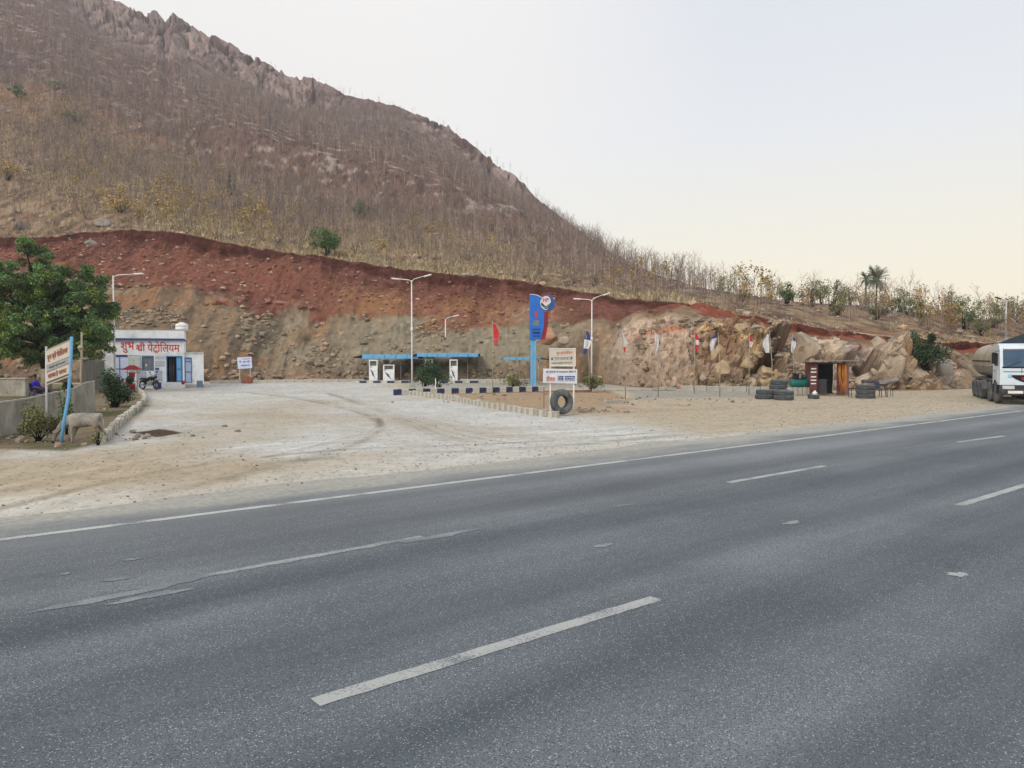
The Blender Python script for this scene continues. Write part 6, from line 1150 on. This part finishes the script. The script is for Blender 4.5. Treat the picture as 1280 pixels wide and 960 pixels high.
# ---------------------------------------------------------------- cow, person
def skin(name, pts, edges, m, parent=None, sub=2, root=0, smooth=True):
    me = bpy.data.meshes.new(name); me.from_pydata([p[:3] for p in pts], edges, []); o = bpy.data.objects.new(name, me); S.collection.objects.link(o)
    md = o.modifiers.new('skin', 'SKIN'); md.use_smooth_shade = True; s2 = o.modifiers.new('sub', 'SUBSURF'); s2.levels = sub; s2.render_levels = sub
    for i, p in enumerate(pts):
        v = me.skin_vertices[0].data[i]; v.radius = (p[3], p[4] if len(p) > 4 else p[3]); v.use_root = (i == root)
    dg = bpy.context.evaluated_depsgraph_get(); nm = bpy.data.meshes.new_from_object(o.evaluated_get(dg)); bpy.data.objects.remove(o); nm.materials.clear(); nm.materials.append(m); o2 = link(name, nm, parent); return o2
def cow():
    cm0 = mat('cow_horn_hide', lin((160, 152, 142)), None, 5, .85)
    cm = mat('cow_hide', lin((172, 165, 156)), lin((118, 110, 103)), 5.0, .85, .3, 30, attr='Col')
    c0 = G(103, 554.5); o = thing('cow', c0, 0, 'pale grey cow grazing with its head down behind the blue post', 'cow')
    k = c0.y/F; Xc = lambda x: (x-103)*k; Zc = lambda y: (554.5-y)*k
    pts = [(Xc(101), 0, Zc(525.5), .17, .20)]; E = []
    def ch(a, L_):
        for p in L_: pts.append(p); E.append((a, len(pts)-1)); a = len(pts)-1
        return a
    rump = ch(0, [(Xc(110), 0, Zc(524.5), .18, .20), (Xc(118), 0, Zc(521), .155, .17), (Xc(123.5), 0, Zc(521.5), .12, .13), (Xc(126), 0, Zc(523), .06, .07)]); ri = rump-2
    sho = ch(0, [(Xc(93), 0, Zc(525.5), .16, .20), (Xc(86), 0, Zc(524), .14, .17)])
    hd_ = ch(sho, [(Xc(80.5), -.02, Zc(529), .10, .13), (Xc(75), -.04, Zc(534), .07, .09), (Xc(71.5), -.06, Zc(539), .06, .07), (Xc(69), -.08, Zc(545), .05, .058), (Xc(67.5), -.1, Zc(552), .034, .036)])
    hi = hd_-2
    for s_ in (-1, 1):
        ch(sho-1, [(Xc(92)+.02*s_, s_*.10, Zc(533), .065), (Xc(91)-(.06 if s_ > 0 else -.0), s_*.10, Zc(542), .042), (Xc(91)-(.08 if s_ > 0 else 0), s_*.10, Zc(549), .028), (Xc(91)-(.09 if s_ > 0 else 0), s_*.10, Zc(554)+.01, .034)])
        ch(ri, [(Xc(120), s_*.11, Zc(531), .095), (Xc(118.5)+(.0 if s_ < 0 else .09), s_*.12, Zc(537), .058), (Xc(123)+(.0 if s_ < 0 else .09), s_*.11, Zc(543), .036), (Xc(121.5)+(.0 if s_ < 0 else .1), s_*.11, Zc(549), .028), (Xc(121)+(.0 if s_ < 0 else .1), s_*.11, Zc(554)+.01, .034)])
    bd_ = skin('body', pts, E, cm, o, 2); nv = len(bd_.data.vertices); a = np.empty(nv*3, np.float32); bd_.data.vertices.foreach_get('co', a); a = a.reshape(-1, 3); x, y, z = a.T
    cc = np.ones((nv, 3)); m = sstep(.52, .42, z)*sstep(-.28, -.1, x)*sstep(.52, .3, x); cc = mixc(cc, (1.0, .66, .34), m*.9); m = sstep(-.28, -.42, x); cc = mixc(cc, (.62, .62, .66), m*.8); cc = mixc(cc, (1.12, 1.1, 1.08), sstep(.36, .26, z)*(x > -.45)*.8); cc = mixc(cc, (1.2, 1.2, 1.2), sstep(.82, .9, z)*.7)
    cc = mixc(cc, (.18, .16, .15), sstep(.06, .03, z)); cc *= (.78+.44*fbm(x*1., y*1., z*1., 14, 4, 5))[:, None]
    ca_ = bd_.data.color_attributes.new('Col', 'FLOAT_COLOR', 'POINT'); c4_ = np.ones((nv, 4), np.float32); c4_[:, :3] = cc; ca_.data.foreach_set('color', c4_.ravel())
    p = Vector(pts[hi][:3])
    for s_ in (-1, 1):
        MB().add([p+Vector((0, s_*.04, .03)), p+Vector((-.05, s_*.12, .02)), p+Vector((-.03, s_*.17, -.02)), p+Vector((.01, s_*.12, -.04)), p+Vector((.02, s_*.05, -.02)), p+Vector((.0, s_*.10, -.045))], [(0, 1, 4), (1, 2, 3), (1, 3, 4), (0, 4, 5), (4, 3, 5), (3, 2, 5)]).build('ear', cm0, o)
        MB().tube([p+Vector((-.01, s_*.035, .07)), p+Vector((-.04, s_*.08, .12)), p+Vector((-.05, s_*.07, .18))], [.016, .011, .004], 6).build('horn', dark, o); MB().lathe([(0, -.012), (.012, 0), (0, .012)], p+Vector((-.045, s_*.045, -.04)), 6).build('eye', dark, o)
    q = Vector(pts[hd_][:3]); MB().lathe([(0, -.03), (.032, -.02), (.036, .01), (0, .03)], q+Vector((-.008, 0, -.015)), 10).build('muzzle', dark, o)
    t0 = Vector(pts[rump][:3]); MB().tube([t0+Vector((-.01, 0, .03)), t0+Vector((.05, 0, -.1)), t0+Vector((.045, .01, -.4)), t0+Vector((.04, .01, -.48)), t0+Vector((.04, 0, -.62))], [.03, .018, .011, .03, .006], 6).build('tail', cm0, o)
    for (x, y) in ((91, -.10), (121, -.11)): pass
cow()
def person():
    c0 = G(46, 499.5); k = c0.y/F; o = thing('person', c0, 0, 'person in bright blue shirt sitting back on a chair under the tree', 'person')
    # facing +x (to the right), leaning back
    body = [(0, 0, .50, .13, .12), (-.06, 0, .72, .13, .14), (-.12, 0, .95, .13, .16), (-.13, 0, 1.06, .06, .06), (-.11, 0, 1.13, .045, .05), (-.09, 0, 1.20, .075, .085), (-.08, 0, 1.30, .07, .075)]; E = [(i, i+1) for i in range(6)]
    def ch(a, L_):
        for p in L_: body.append(p); E.append((a, len(body)-1)); a = len(body)-1
        return a
    for s_ in (-1, 1):
        ch(0, [(.12, s_*.10, .50, .09), (.30, s_*.12, .53, .08), (.50, s_*.13, .54, .065), (.58, s_*.13, .36, .055), (.62, s_*.13, .12, .042), (.64, s_*.13, .05, .04), (.78, s_*.13, .04, .03)])
        h = ch(2, [(-.10, s_*.20, .96, .065), (-.05, s_*.25, .80, .052), (.05, s_*.24, .68, .042), (.20, s_*.17, .64, .035), (.27, s_*.15, .63, .03)])
        for f in range(4): ch(h, [(.32, s_*.15+(f-1.5)*.018, .625, .009), (.355, s_*.15+(f-1.5)*.019, .61, .008), (.37, s_*.15+(f-1.5)*.019, .59, .007)])
        ch(h, [(.29, s_*.12, .64, .010), (.32, s_*.105, .635, .009)])
    skin('body', body, E, skinm, o, 1)
    sh = [(0, 0, .52, .15, .15), (-.06, 0, .72, .155, .165), (-.12, 0, .95, .15, .18), (-.13, 0, 1.03, .09, .10)]; E2 = [(0, 1), (1, 2), (2, 3)]
    for s_ in (-1, 1): i = len(sh); sh += [(-.10, s_*.21, .95, .085), (-.05, s_*.255, .80, .07), (.0, s_*.25, .73, .062)]; E2 += [(2, i), (i, i+1), (i+1, i+2)]
    skin('shirt', sh, E2, bshirt, o, 1)
    tr_ = [(0, 0, .48, .155, .15)]; E3 = []
    for s_ in (-1, 1): i = len(tr_); tr_ += [(.14, s_*.11, .50, .105), (.32, s_*.12, .53, .095), (.50, s_*.13, .54, .08), (.58, s_*.13, .36, .07), (.62, s_*.13, .14, .058)]; E3 += [(0, i), (i, i+1), (i+1, i+2), (i+2, i+3), (i+3, i+4)]
    skin('trousers', tr_, E3, dcloth, o, 1)
    MB().lathe([(0, .10), (.06, .085), (.088, .03), (.085, -.04), (.05, -.05)], (-.10, 0, 1.28), 12).build('hair', dark, o); MB().lathe([(0, -.02), (.018, 0), (0, .03)], (-.005, 0, 1.23), 6).build('nose', skinm, o)
    for s_ in (-1, 1): MB().lathe([(0, -.01), (.01, 0), (0, .01)], (-.015, s_*.03, 1.255), 6).build('eye', dark, o); MB().lathe([(0, -.03), (.016, 0), (0, .03)], (-.09, s_*.088, 1.24), 6).build('ear', skinm, o)
    MB().box((-.008, 0, 1.185), (.012, .045, .010)).build('mouth', mat('lips', lin((100, 60, 52)), None, 3, .7), o)
person()
chair(G(46, 499.5)+Vector((-.08, 0, 0)), math.radians(90), mat('navy_plastic', lin((40, 36, 92)), None, 4, .5), 'dark blue chair under the person in the blue shirt')
def cot(x, y, w_, label):
    o = thing('wooden_cot', G(x, y), .1, label, 'cot'); fm = mat('dark_wood', lin((74, 56, 50)), lin((54, 42, 38)), 4, .8); mb = MB(); mb.box((0, -.38, .45), (w_, .06, .06)); mb.box((0, .38, .45), (w_, .06, .06)); mb.box((-w_/2, 0, .45), (.06, .7, .06)); mb.box((w_/2, 0, .45), (.06, .7, .06)); mb.build('frame', fm, o); MB().box((0, 0, .455), (w_-.08, .7, .02)).build('webbing', mat('jute_web', lin((120, 104, 92)), lin((90, 78, 70)), 12, .9), o)
    for a in (-1, 1):
        for b in (-1, 1): MB().box((a*w_/2, b*.38, .24), (.07, .07, .48)).build('leg', fm, o)
cot(72, 497, 1.5, 'low dark wooden cot behind the signboard, nearer the person'); cot(97, 496, 1.3, 'low dark wooden cot behind the bamboo pole')
o = thing('bottle', G(84, 489)+Vector((0, 0, 0)), 0, 'dark bundle standing beyond the cots near the tin shed', 'bundle'); MB().lathe([(0, 0), (.3, .02), (.34, .3), (.22, .6), (0, .66)], n=9, sm=False).build('bundle_body', dark, o); o.name = 'bundle'

# ---------------------------------------------------------------- air
hz_b = MB().box((0, 0, 149.5), (1640, 1640, 303)).build('haze', bpy.data.materials.new('haze_air')); stuff(hz_b, 'thin pale evening haze between the road and the hill', 'haze')
hm = hz_b.data.materials[0]; hm.use_nodes = True; ht = hm.node_tree; ht.nodes.clear(); ho = ht.nodes.new('ShaderNodeOutputMaterial'); hv = ht.nodes.new('ShaderNodeVolumePrincipled')
hv.inputs['Color'].default_value = (0.93, 0.93, 0.97, 1); hv.inputs['Density'].default_value = 0.00045; hv.inputs['Anisotropy'].default_value = 0.0; ht.links.new(hv.outputs[0], ho.inputs['Volume'])
